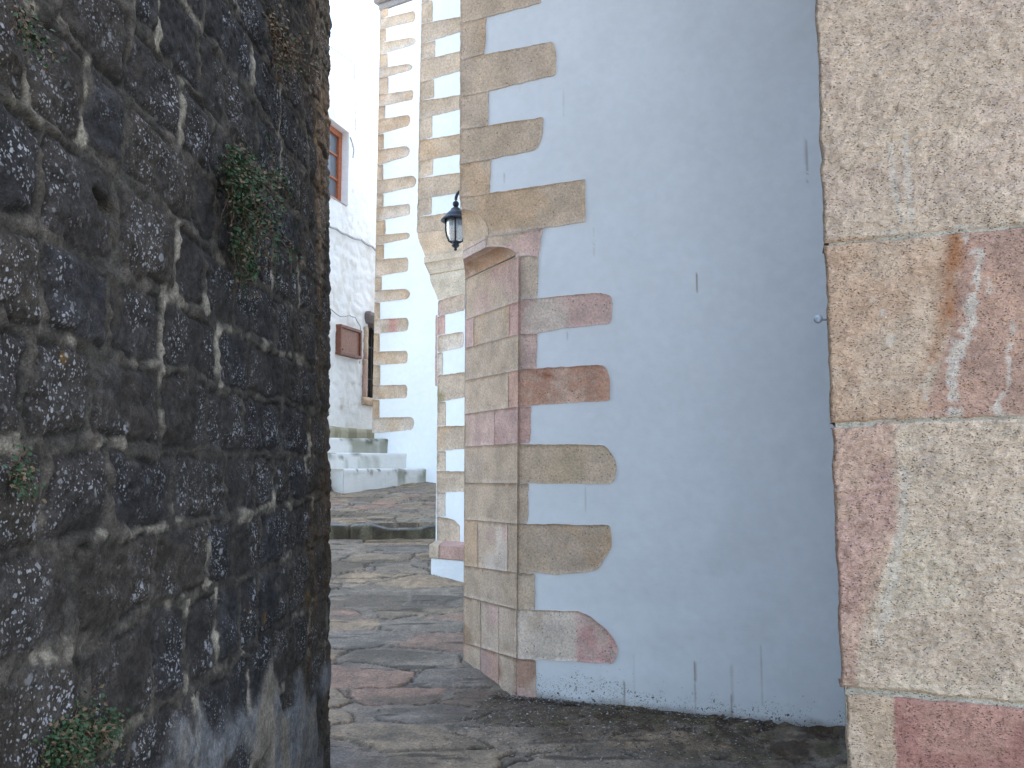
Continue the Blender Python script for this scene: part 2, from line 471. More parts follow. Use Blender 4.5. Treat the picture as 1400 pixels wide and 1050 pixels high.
def make_ground():
    xs = axis(-80, 80, -2.5, 2.2, .016)
    ya = list(np.arange(4.1, 6.6, .012)) + list(np.arange(6.6, 9.95, .018)) + list(np.arange(9.95, 10.2, .012)) + list(np.arange(10.2, 12.9, .03))
    y = axis(-80, 90, 0, 1, 1)  # only for its tails
    lo = []; v, s = 4.1, .012
    while v > -80: s *= 1.5; v -= s; lo.append(v)
    hi = []; v, s = 12.9, .03
    while v < 90: s *= 1.5; v += s; hi.append(v)
    ys = np.array(lo[::-1] + ya + hi)
    X, Y = np.meshgrid(xs, ys, indexing='ij')
    wx = X + .10 * (fbm(X * 2.2, Y * 2.2, 3, 3) - .5) * 2; wy = Y + .07 * (fbm(X * 2.0, Y * 2.0, 9, 3) - .5) * 2
    f1, f2, idc = worley(wx / .78, wy / .36, 11)
    g1, g2, idg = worley(wx / .34, wy / .20, 12)
    upper = (Y > 10.05 + .06 * (X + 1.5)).astype(float)
    br = np.where(upper > 0, (g2 - g1) * .6, f2 - f1); idc = np.where(upper > 0, idg, idc)
    nz = fbm(X * 3, Y * 3, 21, 4)
    wd = .035 + .20 * sst(.44, .70, nz)
    joint = 1 - sst(wd * .7, wd, br)
    crack = sst(.34, .50, fbm(X * 2.4, Y * 3.1, 41, 3)) * (1 - sst(.012, .04, np.abs(br - wd * .8) + .02 * fbm(X * 12, Y * 12, 4, 2)))
    pal = np.array([lin(158, 148, 137), lin(168, 152, 134), lin(150, 143, 135), lin(164, 142, 131), lin(142, 137, 133), lin(162, 150, 135)])
    c = pal[(idc * 5.99).astype(int)]
    big = fbm(X * 1.4, Y * 2.6, 31, 4)
    c = c * (.72 + .56 * big)[..., None]
    dark = sst(.52, .68, fbm(X * 1.1 + 5, Y * 2.2, 33, 4))
    c = mixc(c, lin(102, 97, 90), dark * .7)
    lam = fbm(X * 1.6 + .8 * fbm(X * 1.2, Y * 1.2, 35, 2), Y * 17, 36, 4)
    c = c * (.9 + .2 * lam)[..., None]
    c = mixc(c, lin(64, 60, 56), sst(.66, .72, lam) * sst(.45, .6, fbm(X * 2.2, Y * 3, 37, 3)) * .7)
    cem = lin(142, 137, 131)
    c = mixc(c, cem * (.85 + .3 * fbm(X * 7, Y * 7, 39, 4))[..., None], joint * np.where(upper > 0, .35, .75))
    c = mixc(c, lin(52, 48, 44), crack * .8)
    # dirt, moss and crumbs along the foot of the white wall
    du = (X - B1B[0]) * D1[0] + (Y - B1B[1]) * D1[1]
    dw = -((X - B1B[0]) * (-D1[1]) + (Y - B1B[1]) * D1[0])
    near = np.where(du > -.5, 1 - sst(.05, .95, dw + .35 * (fbm(X * 3, Y * 3, 51, 3) - .5) * 2), 0) * sst(-.4, .3, du)
    mud = near * sst(.32, .56, fbm(X * 5, Y * 5, 53, 5))
    c = mixc(c, lin(116, 103, 86), mud * .8)
    c = mixc(c, lin(98, 94, 64), near * sst(.52, .64, fbm(X * 7, Y * 7, 57, 4)) * .65)
    c = mixc(c, lin(84, 66, 52), near * sst(.58, .66, fbm(X * 9, Y * 9, 59, 4)) * .85)
    # dirt line along the chamfer and the left wall
    lw = 1 - sst(.0, .22, np.abs(X + .95) + .1 * (fbm(X * 4, Y * 4, 61, 3) - .5)); lw = lw * (Y < 4.7)
    c = mixc(c, lin(120, 120, 124), lw * .6)
    c = c * np.array([.88, .77, .635])
    c = mixc(c, np.ones(3) * np.array([.50, .46, .40]), np.maximum(sst(-3.2, -3.8, X) if False else 1 - sst(-3.8, -3.0, X), 1 - sst(-.6, .4, Y)))  # unseen ground off the alley coloured pale to bounce light onto the walls
    Z = zground(X, Y) + .005 * (1 - np.exp(-np.maximum(br - wd * .8, 0) / .08)) \
        + .014 * (fbm(X * 6, Y * 6, 71, 5) - .5) + .007 * (fbm(X * 24, Y * 24, 72, 3) - .5) + (idc - .5) * .016 * (1 - joint) - .014 * crack \
        + near * (.030 * (fbm(X * 9, Y * 9, 73, 5) - .4) + .016 * (fbm(X * 30, Y * 30, 74, 3) - .5))
    Z += .02 * (1 - sst(0, .25, dw)) * sst(-.3, -.05, dw) * sst(-.1, .5, du)
    o = mesh_obj('ground', np.stack([X, Y, Z], -1), grid_faces(len(xs), len(ys)), M_GROUND, None, c.reshape(-1, 3))
    tag(o, 'grey worn flagstone paving of the sloping alley', None, None, 'structure')
make_ground()

# two long kerb slabs that make the step across the alley
def kerb(x0, x1, y, zt, zb, label, seed, wave):
    xs = np.linspace(x0, x1, 46); prof = [(0.0, zb), (.0, zb + .06), (.004, zt - .07), (0, zt - .025), (.02, zt - .004), (.10, zt + .004), (.30, zt + .006), (.42, zt + .004)]
    V = []; C = []
    for x in xs:
        e = math.sin((x - x0) / (x1 - x0) * math.pi) ** .15
        for j, (dy, z) in enumerate(prof):
            top = j / (len(prof) - 1)
            zz = z + (wave(x) if j > 2 else wave(x) * .4 * (j == 2)) - .012 * (1 - e)
            yy = y + .06 * (x + 1.5) + dy + .02 * (fbm(x * 5, z * 9, seed, 3) - .5) * 2 * (j < 5)
            V.append((x, yy, zz + .012 * (fbm(x * 9, j * 1.3, seed + 2, 3) - .5)))
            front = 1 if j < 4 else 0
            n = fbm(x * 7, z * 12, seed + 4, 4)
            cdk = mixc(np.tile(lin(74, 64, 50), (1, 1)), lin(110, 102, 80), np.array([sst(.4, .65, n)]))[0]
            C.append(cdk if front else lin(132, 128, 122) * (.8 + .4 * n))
    V = np.array(V); n = len(prof)
    F_ = [tuple(f) for f in grid_faces(len(xs), n)] + [tuple(range(n)), tuple(range((len(xs) - 1) * n, len(xs) * n))[::-1]]
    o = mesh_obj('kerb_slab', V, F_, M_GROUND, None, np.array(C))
    tag(o, label, 'kerb', 'kerb slabs of the step across the alley')
kerb(-3.0, -1.905, 10.0, .815, .50, 'short straight dark faced kerb slab beside the dark stone wall', 3, lambda x: .0)
kerb(-1.895, -.70, 10.0, .815, .50, 'long wavy dark faced kerb slab reaching the second white building', 5,
     lambda x: -.055 * math.exp(-((x + 1.45) / .17) ** 2) - .035 * math.exp(-((x + 1.15) / .2) ** 2) + .012 * math.sin(x * 7))

# ================================================================== dark rubble wall on the left
LW = Wall((-.95, 0), (0, 1), (1, 0))
def make_left_wall():
    root = thing('rubble_wall', 'dark lichen spotted rubble stone wall with pale mortar along the left of the alley', 'wall', (-.95, 2.2, -.15))
    s = [.0]; st = .007
    us = list(np.arange(1.2, 4.40, .0068))
    pre = list(np.arange(-.5, 1.2, .05))
    us = np.array(pre + us)
    R = .22
    th = np.linspace(0, math.pi / 2, 26)[1:]
    tail = np.array(list(us[-1] + th * R) + list(us[-1] + R * math.pi / 2 + np.array([.05, .1, .2, .4, .8, 1.6, 2.6])))
    u = np.concatenate([us, tail]); ue = us[-1]
    z = np.concatenate([np.arange(-.4, 0.15, .05), np.arange(.15, 4.05, .0072), np.arange(4.1, 11.05, .2)])
    U, Z = np.meshgrid(u, z, indexing='ij')
    # plan position and normal
    a = np.clip((U - ue) / R, 0, math.pi / 2)
    over = np.maximum(U - ue - R * math.pi / 2, 0)
    px = -.95 - R + R * np.cos(a) - over; py = np.minimum(U, ue) + R * np.sin(a)
    nx, ny = np.cos(a), np.sin(a)
    # slow bulges of an old wall, and a flared foot
    bul = .02 * (fbm(U * .8, Z * .8, 5, 3) - .5) - .022 * (np.minimum(Z, 4.2) - 1.5) - .012
    wu = U + .05 * (fbm(U * 5, Z * 5, 11, 4) - .5); wz = Z + .045 * (fbm(U * 4 + 9, Z * 5, 12, 4) - .5) + .03 * (fbm(U * 1.1, 0 * U, 15, 2) - .5)
    zc = [-.6, -.3, -.08, .17, .41, .62, .86, 1.12, 1.345, 1.55, 1.77, 1.98, 2.215, 2.44, 2.65, 2.90, 3.13, 3.36, 3.6, 3.84, 4.1, 4.4, 4.7, 5.0, 5.3, 5.7, 6, 6.3, 6.6, 7, 7.4, 7.8, 8.2, 8.6, 9, 9.4, 9.8, 10.2, 10.6, 11, 11.5]
    rnd = random.Random(12)
    rowi = np.searchsorted(zc, wz) - 1
    dh = np.zeros_like(U); dv = np.zeros_like(U); bid = np.zeros_like(U)
    fixed = {10: None, 9: [1.66, 1.91, 2.28, 2.64, 3.0, 3.5, 3.95]}
    for r in range(len(zc) - 1):
        m = rowi == r
        js = [-1 + rnd.uniform(0, .2)]
        while js[-1] < 8: js.append(js[-1] + rnd.choice([.2, .26, .3, .34, .4, .46]) * rnd.uniform(.85, 1.15))
        if r in fixed and fixed[r]: js = [j for j in js if j < 1.45] + fixed[r] + [j for j in js if j > 4.2]
        js = np.array(js)
        if not m.any(): continue
        w = wu[m]; k = np.searchsorted(js, w) - 1; k = np.clip(k, 0, len(js) - 2)
        dv[m] = np.minimum(w - js[k], js[k + 1] - w)
        zz = wz[m]; dh[m] = np.minimum(zz - zc[r], zc[r + 1] - zz)
        bid[m] = _h(k.astype(np.int64), np.full(k.shape, r, np.int64), 7, 3)
    q = .03
    d = np.where((dh < q) & (dv < q), q - np.sqrt((q - dh) ** 2 + (q - dv) ** 2), np.minimum(dh, dv))
    n1 = fbm(U * 6, Z * 6, 31, 4); n2 = fbm(U * 16, Z * 16, 33, 5); n3 = fbm(U * 38, Z * 38, 34, 3)
    w = .008 + .014 * sst(.4, .7, n1) + .012 * (n2 - .5)
    mort = 1 - sst(w - .004, w + .012, d)
    blockh = .010 * (1 - np.exp(-np.maximum(d - w, 0) / .02)) + (bid - .5) * .010
    h = blockh * (1 - mort) + .020 * (n2 - .5) + .016 * (n3 - .5) + .016 * (n1 - .5)
    # mortar in places smeared flush over the joints
    smear = mort * sst(.54, .66, fbm(U * 4, Z * 3, 41, 3)); h += smear * .010
    fin = fbm(U * 9, Z * 4, 43, 4)
    base = np.array([lin(66, 62, 60), lin(58, 56, 57), lin(70, 65, 61), lin(60, 59, 61), lin(72, 66, 60)])[(bid * 4.99).astype(int)]
    c = base * (.75 + .5 * n2)[..., None]
    c = mixc(c, lin(82, 80, 80), sst(.55, .72, fbm(U * 7, Z * 9, 45, 5)) * .4)
    mc = mixc(np.ones(U.shape + (3,)) * lin(80, 76, 70), lin(99, 92, 84), sst(.4, .65, n2))
    pale = sst(.56, .66, fbm(U * 5.5, Z * 2.6, 47, 4)) * (dv < dh + .012) + .6 * sst(.63, .70, fbm(U * 5, Z * 6, 48, 4)) * (dv >= dh)
    mc = mixc(mc, lin(196, 186, 168), np.clip(pale, 0, 1) * .75 * sst(.3, .55, n2))
    halo = 1 - sst(w, w + .045, d + .03 * (n2 - .5))
    c = mixc(c, lin(84, 77, 70), halo * .22)
    c = mixc(c, mc, mort)
    rim = np.exp(-((d - w - .006) / .007) ** 2) * sst(.35, .6, fbm(U * 8, Z * 8, 46, 3)); c = c * (1 - .55 * rim)[..., None]; h -= .006 * rim
    lich = (1 - mort) * (1 - .8 * halo)
    # brown weathering at the corner and general warm drift
    br = sst(3.5, 4.3, U + .5 * (fbm(U * 2, Z * 2, 49, 3) - .5))
    c = mixc(c, mixc(np.ones(U.shape + (3,)) * lin(94, 84, 72), lin(116, 92, 66), sst(.5, .66, fbm(U * 5, Z * 3, 50, 4))) * (.7 + .6 * n2)[..., None], br * .6)
    lich *= 1 - .35 * br
    edge = sst(4.36, 4.5, U) * sst(.45, .6, fbm(U * 4, Z * 3, 52, 3))
    c = mixc(c, lin(140, 140, 144), edge * .7)
    # patches of grey cement near the foot
    top = .62 + .30 * (fbm(U * 1.7, 0 * U + .5, 61, 2) - .2) - .16 * np.maximum(U - 3.0, 0)
    cem = sst(-.03, .06, top - Z + .30 * (fbm(U * 3.2, Z * 2.4, 63, 4) - .5)) * sst(.36, .5, fbm(U * 2.4 + Z * 2.0, Z * 2.2 - U, 65, 3))
    cc = mixc(np.ones(U.shape + (3,)) * lin(142, 142, 144), lin(164, 153, 138), sst(.4, .6, fbm(U * 4, Z * 3, 66, 4))) * (.8 + .4 * fbm(U * 22, Z * 8, 67, 4))[..., None]
    c = mixc(c, cc, cem * .92); lich *= 1 - cem
    h = h * (1 - cem * .85) + cem * .016
    # the hole
    hx, hz = 1.945, 2.125
    g = np.exp(-(((U - hx + .25 * (Z - hz)) / .040) ** 2 + ((Z - hz + .22 * (U - hx)) / .017) ** 2) ** 1.5)
    h -= .10 * g; c = mixc(c, lin(24, 22, 21), sst(.3, .8, g))
    # loose scatter of an ochre lichen
    for (ox, oz, r_) in ((1.775, 1.735, .012), (3.05, .98, .02), (3.25, .93, .02), (3.9, .9, .03)):
        g = np.exp(-((U - ox) ** 2 + (Z - oz) ** 2) / r_ ** 2) * sst(.35, .6, n3)
        c = mixc(c, lin(158, 116, 40), g * .8)
    h += bul
    V = np.stack([px + nx * h, py + ny * h, Z], -1)
    o = mesh_obj('stone_face', V, grid_faces(len(u), len(z), True), M_RUBBLE, root, c.reshape(-1, 3))
    at = o.data.attributes.new('lichen', 'FLOAT', 'POINT'); at.data.foreach_set('value', np.clip(lich, 0, 1).astype(np.float32).ravel())
    m = MB().prism([(-1.06, -.5), (-1.06, 4.45), (-4.2, 4.45), (-4.2, -.5)], -.4, 11.0)  # wall and core raised far above view to block overhead light
    m.build('core', M_RUBBLE, root, False, lin(90, 84, 78))
make_left_wall()

# ================================================================== first white building
W1 = Wall(B1B, D1, (-D1[1] * -1, -1))
C1 = None
def find_corner(px):
    # corner of the upper storey: where the line of the wall meets the column of pixels at eye height
    u, _ = W1.uz(px, 635); return u
uC = find_corner(628.0)
pC = W1.p + W1.d * uC
W1 = Wall(pC, D1, (-.3, -1))
S_FULL = -uC                         # how far the chamfer cuts into the white wall
pA = np.array([-.357, 6.32])
eA = (pA - pC) / np.linalg.norm(pA - pC); KA = np.linalg.norm(pA - pC) / S_FULL
z_a = W1.uz(711, 349)[1]; z_b = W1.uz(668, 338)[1]; z_c = W1.uz(668, 323)[1]; z_d = W1.uz(628, 287)[1]
S_MID = W1.uz(668, 330)[0]

def s_of(z):
    z = np.asarray(z, float); s = np.zeros_like(z)
    s = np.where(z <= z_a, S_FULL, s)
    t = np.clip((z - z_a) / (z_b - z_a), 0, 1); s = np.where((z > z_a) & (z <= z_b), S_MID + (S_FULL - S_MID) * np.sqrt(np.clip(1 - t ** 2.2, 0, 1)), s)
    s = np.where((z > z_b) & (z <= z_c), S_MID - .022, s)
    t = np.clip((z - z_c) / (z_d - z_c), 0, 1); s = np.where((z > z_c) & (z <= z_d), S_MID * np.sqrt(np.clip(1 - t ** 2, 0, 1)), s)
    return s

TOP1 = 7.6
def streak(c, U, Z, w, px, y0, y1, wpx, col, amt, seed):
    u, z0 = w.uz(px, y0); _, z1 = w.uz(px, y1); wu = wpx * .0045
    jig = .5 * wu * (fbm(Z * 20, 0 * Z + seed, seed, 2) - .5)
    m = np.exp(-((U - u + jig) / wu) ** 2) * sst(min(z0, z1) - .01, min(z0, z1) + .01, Z) * (1 - sst(max(z0, z1) - .02, max(z0, z1) + .005, Z))
    m = m * (.45 + .9 * fbm(U * 90, Z * 14, seed + 3, 3))
    return mixc(c, np.array(col), np.clip(m * amt, 0, 1))

def make_b1():
    root = thing('white_building', 'nearest white plastered building with pink and tan corner stones and a chamfered corner', 'building', (float(W1.p[0]) + .4, float(W1.p[1]), 0))
    E = 2.6
    zs = np.unique(np.concatenate([np.arange(-.4, 0, .1), np.arange(0, 5.0, .011), np.arange(5.0, TOP1 + .01, .2), [z_a, z_b, z_c, z_d, z_a + .001, z_b + .001, z_c + .001]]))
    tt = np.concatenate([np.linspace(0, 1, 250)])
    s = s_of(zs)
    U = s[:, None] + (E - s[:, None]) * tt[None, :]; Z = np.repeat(zs[:, None], len(tt), 1)
    h = .008 * (fbm(U * 1.6, Z * 1.6, 3, 3) - .6) + .003 * (fbm(U * 7, Z * 9, 5, 3) - .5)
    h = h * sst(0, .1, U - s[:, None])
    c = np.ones(U.shape + (3,)) * np.array([.86, .86, .86])
    c = c * (.97 + .05 * fbm(U * 1.2, Z * .7, 7, 4))[..., None]
    rust = (.24, .14, .065)
    for a in ((952, 372, 400, .7, .9), (952, 400, 440, .45, .5), (952, 480, 497, .3, .7), (853, 930, 965, 1.0, .9), (867, 893, 965, .6, .35),
              (950, 903, 932, 1.2, .95), (950, 932, 978, .9, .45), (1000, 908, 960, 1.0, .5), (1000, 948, 985, 1.1, .7), (710, 115, 125, .7, .4), (689, 235, 250, .6, .45),
              (1100, 185, 225, .5, .35), (775, 452, 465, .7, .7), (1060, 60, 140, .3, .3), (905, 700, 790, .35, .3), (1040, 880, 965, .6, .3), (930, 560, 640, .3, .25), (812, 310, 350, .6, .35), (770, 120, 160, .5, .3), (800, 665, 700, .6, .35), (1075, 860, 975, .5, .4), (1030, 380, 470, .25, .3), (1099, 120, 180, .35, .8), (1102, 190, 250, .4, .6)):
        c = streak(c, U, Z, W1, a[0], a[1], a[2], a[3], rust, a[4] * .95, int(a[0]))
    # dirt splashed up from the ground
    gz = zground(*(W1.p[:, None, None] + W1.d[:, None, None] * U[None]))
    hh = Z - gz
    dirt = (1 - sst(-.02, .30, hh - .12 * (fbm(U * 3, 0 * U, 13, 2) - .3))) * (1 - .35 * sst(.9, 1.6, U))
    c = mixc(c, np.array([.40, .36, .32]), (1 - sst(.02, .07, hh + .05 * (fbm(U * 12, Z * 12, 15, 3) - .5))) * .75)
    V = W1.xyz(U, Z, h); n0 = len(zs) * len(tt)
    Fc = grid_faces(len(zs), len(tt), True)
    # the closed back of the building: alley side, back, roof
    Ls = pC[None] + eA[None] * (s * KA)[:, None]
    side = np.stack([np.stack([Ls[:, 0], Ls[:, 1], zs], -1), np.stack([np.full_like(zs, -.30), np.full_like(zs, 8.55), zs], -1)], 1)
    V = np.vstack([V.reshape(-1, 3), side.reshape(-1, 3)])
    Fc = np.vstack([Fc, grid_faces(len(zs), 2) + n0])
    # backing of the chamfer, a little behind its stones
    zb = zs[zs <= z_a]; nb = len(V)
    Wp = W1.xyz(np.full_like(zb, S_FULL), zb, -.006); Lp = np.stack([np.full_like(zb, pA[0]), np.full_like(zb, pA[1]), zb], -1)
    nch = np.array([-.883, -.469]) * -.006 * np.array([1, 1])
    for P in (Wp, Lp): P[:, 0] -= nch[0] * -1; P[:, 1] -= nch[1] * -1
    V = np.vstack([V, np.stack([Lp, Wp], 1).reshape(-1, 3)]); Fc = np.vstack([Fc, grid_faces(len(zb), 2, True) + nb])
    rp = W1.p + W1.d * E
    top = [(pC[0], pC[1]), (rp[0], rp[1]), (3.9, 8.55), (-.30, 8.55)]
    b = len(V); V = np.vstack([V, [(x, y, z) for z in (-.4, TOP1) for x, y in top]])
    Fc = np.vstack([Fc, [[b + 4, b + 5, b + 6, b + 7], [b + 1, b + 2, b + 6, b + 5], [b + 2, b + 3, b + 7, b + 6]]])
    cc = np.vstack([c.reshape(-1, 3), np.tile(WHITE, (len(side.reshape(-1, 3)), 1)), np.tile([.62, .54, .46], (2 * len(zb), 1)), np.tile(WHITE, (8, 1))])
    pw = mesh_obj('plaster_wall', V, Fc, M_PLASTER, root, cc)
    at = pw.data.attributes.new('dirt', 'FLOAT', 'POINT'); dv = np.zeros(len(V), np.float32); dv[:n0] = dirt.ravel(); at.data.foreach_set('value', dv)

    # carved corbel that carries the square upper corner over the chamfer
    zz = np.unique(np.concatenate([np.linspace(z_a, z_b, 26), np.linspace(z_b, z_c, 8), np.linspace(z_c, z_d, 40), z_d - (z_d - z_c) * np.linspace(0, .05, 14) ** 1.5, z_b - (z_b - z_a) * np.linspace(0, .05, 10)]))
    zz = np.unique(np.concatenate([zz, [z_b + .0005, z_c + .0005, z_c - .018, z_c - .0185, z_c - .024, z_c - .0245]]))
    sv = s_of(zz); k = np.linspace(0, 1, 30)
    sv = sv + .008 * ((zz < z_c - .0182) & (zz > z_c - .0242))
    Wp = W1.xyz(sv, zz, .004); Lp = np.stack([pC[0] + eA[0] * sv * KA, pC[1] + eA[1] * sv * KA, zz], -1)
    G = Lp[:, None] * (1 - k)[None, :, None] + Wp[:, None] * k[None, :, None]
    gu = np.repeat(k[None] * .7, len(zz), 0); gz2 = np.repeat(zz[:, None], len(k), 1)
    dd = .004 * (fbm(gu * 14, gz2 * 16, 81, 4) - .5)
    G[..., 0] += dd * -.88; G[..., 1] += dd * -.47
    cc = np.where((gz2 > z_b - .004)[..., None], 1, 1) * np.ones(gu.shape + (3,))
    up = sst(z_c - .004, z_c + .006, gz2); mid = (gz2 > z_b - .006) * 1.0
    cc = mixc(mixc(cc * lin(170, 142, 122), lin(196, 176, 166), mid * 1.0), TAN, up)
    cc = cc * (.88 + .24 * fbm(gu * 6, gz2 * 6, 83, 4))[..., None]
    cc = mixc(cc, lin(190, 170, 160), (1 - up) * sst(.52, .66, fbm(gu * 8, gz2 * 20, 84, 3)) * .5)
    mesh_obj('corbel', G, grid_faces(len(zz), len(k), True), M_QUOIN, root, cc.reshape(-1, 3), False)

    # quoin stones on the white wall
    def Q(pts, col, rad=.012, label=None, seed=0):
        slab('quoin_stone', W1, round_poly(pxpoly(W1, pts), rad), M_QUOIN, root, col, .024, .006, .02, .006, .003, seed, label)
    a = cf(TAN, TAN2, GREY); b = cf(TAN, GREY, OCH); g = cf(GREY, TAN)
    hi = .030
    x0 = 628.6
    Q([(x0, 133), (630, 133), (668, 124.5), (668, 172), (629, 176.5)], g, seed=4)
    Q([(x0 + .6, -14), (738, -40), (740, 4), (664, 24), (x0 + .9, 31.6)], a, seed=1)
    Q([(x0 + .9, 32.4), (665, 24), (662, 74), (x0 + .7, 82.5)], b, seed=2)
    Q([(x0 + .7, 83.3), (662, 75), (700, 67.5), (757, 57), (761, 80), (759, 103), (700, 117), (667, 125), (x0 + .5, 132.6)], a, [0, 0, 0, .02, .03, .012, 0, 0, 0], seed=3)
    Q([(x0 + .4, 177.4), (668, 172), (743, 160), (743, 182), (735, 205), (672, 217.5), (x0 + .2, 224.7)], cf(TAN, GREY), [0, 0, .02, .03, .06, 0, 0], seed=5)
    Q([(x0 + .2, 225.5), (672, 218), (669, 265), (x0, 269.6)], cf(OCH, TAN), seed=6)
    # the long stone over the corbel, cut to its curve
    arc = []
    for t in np.linspace(.03, .999, 14):
        zq = z_c + (z_d - z_c) * t; arc.append((float(s_of(np.array([zq]))[0]) + .002, float(zq)))
    P = pxpoly(W1, [(x0, 270.5), (668, 264.5), (800, 245), (800.5, 303), (742, 312), (669.5, 322)]) + arc
    slab('quoin_stone', W1, P, M_QUOIN, root, cf(OCH * .96, TAN, TAN2), .024, .005, .02, .004, .003, 7)
    arc = []
    for t in np.linspace(.03, .995, 10):
        zq = z_a + (z_b - z_a) * t; arc.append((float(s_of(np.array([zq]))[0]) + .002, float(zq)))
    P = pxpoly(W1, [(665.2, 324.0), (742, 312.9), (736.5, 349.5)]) + [(S_FULL, z_a + .003)] + arc
    P += [(S_MID - .020, z_b + .004)]
    slab('quoin_stone', W1, P, M_QUOIN, root, cf(PINK * 1.05, PALE, TAN), .02, .006, .02, .004, .003, 8)
    bx = 705.4
    def mot(u, z, c, s):      # white scratches over the red stone
        m = sst(.64, .72, fbm(u * 26, z * 26, 5, 3)); c = mixc(c, lin(196, 172, 156), m * .6)
        l = np.abs((z - W1.uz(765, 528)[1]) + .42 * (u - W1.uz(765, 528)[0]))
        c = mixc(c, lin(206, 184, 168), (1 - sst(.003, .008, l)) * .7 * (u > W1.uz(752, 520)[0]) * (u < W1.uz(808, 540)[0]))
        ax, az = W1.uz(747, 513); dk = np.exp(-((u - ax) / .09) ** 2 - ((z - az + .22 * (u - ax)) / .018) ** 2)
        return mixc(c, lin(150, 94, 70), dk * .9)
    def rose_end(x_from, col):
        ux = W1.uz(x_from, 870)[0]
        def f(u, z, c, s): return mixc(c, col, sst(-.01, .025, u - ux + .05 * (fbm(u * 14, z * 14, 3, 4) - .5)) * (.5 + .5 * sst(.40, .52, fbm(u * 9, z * 9, 71, 4))))
        return f
    Q([(bx + 3, 350.5), (736.5, 350), (735, 407), (bx + 2.6, 408)], cf(PALE, PINK, GREY), seed=9)
    Q([(bx + 2.4, 409), (735, 408), (775, 404), (815, 400.5), (837, 404), (838, 420), (836, 442), (770, 449), (735, 456), (bx + 2, 457.5)], cf(PINK, PALE * .95, sc=4), [0, 0, 0, .03, .06, .02, .03, 0, 0, 0], seed=10)
    Q([(bx + 1.8, 458.5), (735, 456.5), (734, 503), (bx + 1.4, 504)], cf(PALE, PINK), seed=11)
    Q([(bx + 1.2, 505), (735, 503.5), (828, 499), (834, 520), (834, 548), (770, 551.5), (bx + .8, 556)], cf(RED, lin(212, 180, 162), lin(192, 148, 126), grad=mot), [0, 0, .03, .03, .02, 0, 0], seed=12, label='red brown marbled corner stone with white scratches')
    Q([(bx + .8, 557), (726, 556), (725, 605.5), (bx + .4, 606)], cf(ROSE, PINK), seed=13)
    Q([(bx + .4, 607), (726, 607), (828, 608), (845, 636), (838, 662), (725, 660.5), (bx, 660.5)], cf(TAN, lin(192, 170, 144), TAN2), [0, 0, .04, .06, .03, 0, 0], seed=14)
    Q([(bx, 661.5), (723, 661), (722, 715), (bx - .4, 715.5)], cf(GREY, TAN), seed=15)
    Q([(bx - .4, 716.5), (722, 716), (836, 718), (836, 748), (818, 780), (758, 785.5), (731, 783), (bx - 1, 783)], cf(TAN, OCH, lin(190, 170, 152)), [0, 0, .035, .03, .06, .02, 0, 0], seed=16)
    Q([(bx - 1, 784), (731, 784), (731.5, 833), (bx - 1.4, 832.5)], cf(TAN, GREY), seed=17)
    Q([(bx - 1.4, 833.5), (732, 834), (797, 836), (832, 862), (847, 890), (838, 907.5), (733, 901.5), (bx - 2, 899.5)], cf(PALE, GREY, grad=rose_end(786, lin(210, 166, 158))), [0, 0, .06, .1, .04, .03, 0, 0], seed=18, label='pale corner stone ending in a rose red stain')
    Q([(bx - 2, 900.5), (733, 902.5), (733, 960), (bx - 2.6, 960)], cf(GREY, PINK, lin(180, 142, 124)), seed=19)

    # the stones of the chamfer
    dk = lambda f: (lambda u, z, s: f(u, z, s) * np.array([.76, .745, .74]))  # chamfer colours darkened to stand for shade from the rubble wall
    WC = Wall((pA[0], pA[1]), pC + W1.d * S_FULL - pA, (-.88, -.47))
    def R_(l0, l1, r0, r1, xl, xr, col, seed, label=None):
        g = .06
        pts = [(xl, l0 + g), (xr, r0 + g), (xr, r1 - g), (xl, l1 - g)]
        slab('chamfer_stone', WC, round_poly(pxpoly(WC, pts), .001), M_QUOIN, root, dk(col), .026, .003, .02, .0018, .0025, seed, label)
    def course(yl0, yr0, yl1, yr1, cuts, cols, seed):
        xl, xr = 636.6 - (yl0 - 380) * .006, 708.8 - (yl0 - 350) * .0062
        xs = [xl] + cuts + [xr]
        for i in range(len(xs) - 1):
            a0, a1 = (xs[i] - xl) / (xr - xl), (xs[i + 1] - xl) / (xr - xl)
            e0 = .2 if i > 0 else 0; e1 = .2 if i < len(xs) - 2 else -.6
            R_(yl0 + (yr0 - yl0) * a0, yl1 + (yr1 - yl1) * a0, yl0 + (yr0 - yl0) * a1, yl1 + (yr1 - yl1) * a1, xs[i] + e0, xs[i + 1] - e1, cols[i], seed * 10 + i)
    course(383, 350, 437, 412, [], [cf(TAN2, PINK, GREY, sc=3)], 21)
    course(437, 412, 476, 457, [648, 696], [cf(PINK), cf(TAN, OCH, GREY, sc=6), cf(ROSE * .95)], 22)
    course(476, 457, 520, 506, [], [cf(GREY, TAN)], 23)
    course(520, 506, 566, 556, [695], [cf(TAN2, GREY), cf(RED)], 24)
    course(566, 556, 610.5, 606, [676], [cf(TAN, PINK), cf(ROSE * .92, PINK)], 25)
    course(610.5, 606, 660, 660.5, [], [cf(TAN, GREY)], 26)
    course(660, 660.5, 710, 716, [], [cf(TAN, GREY, sc=3)], 27)
    course(710, 716, 773, 783, [653, 694], [cf(OCH), cf(TAN2, PINK, PALE), cf(TAN)], 28)
    course(773, 783, 815, 833, [], [cf(TAN, GREY)], 29)
    course(815, 833, 878, 900, [657, 682], [cf(lin(176, 148, 124), TAN), cf(GREY, PINK), cf(TAN, GREY)], 30)
    course(878, 900, 915, 962, [657, 682], [cf(TAN, RED), cf(PINK * .8, RED), cf(lin(168, 138, 114), GREY)], 31)

    # corner stones on the alley side (seen only from a step to the left)
    WS = Wall(pC, eA, (-1, 0))
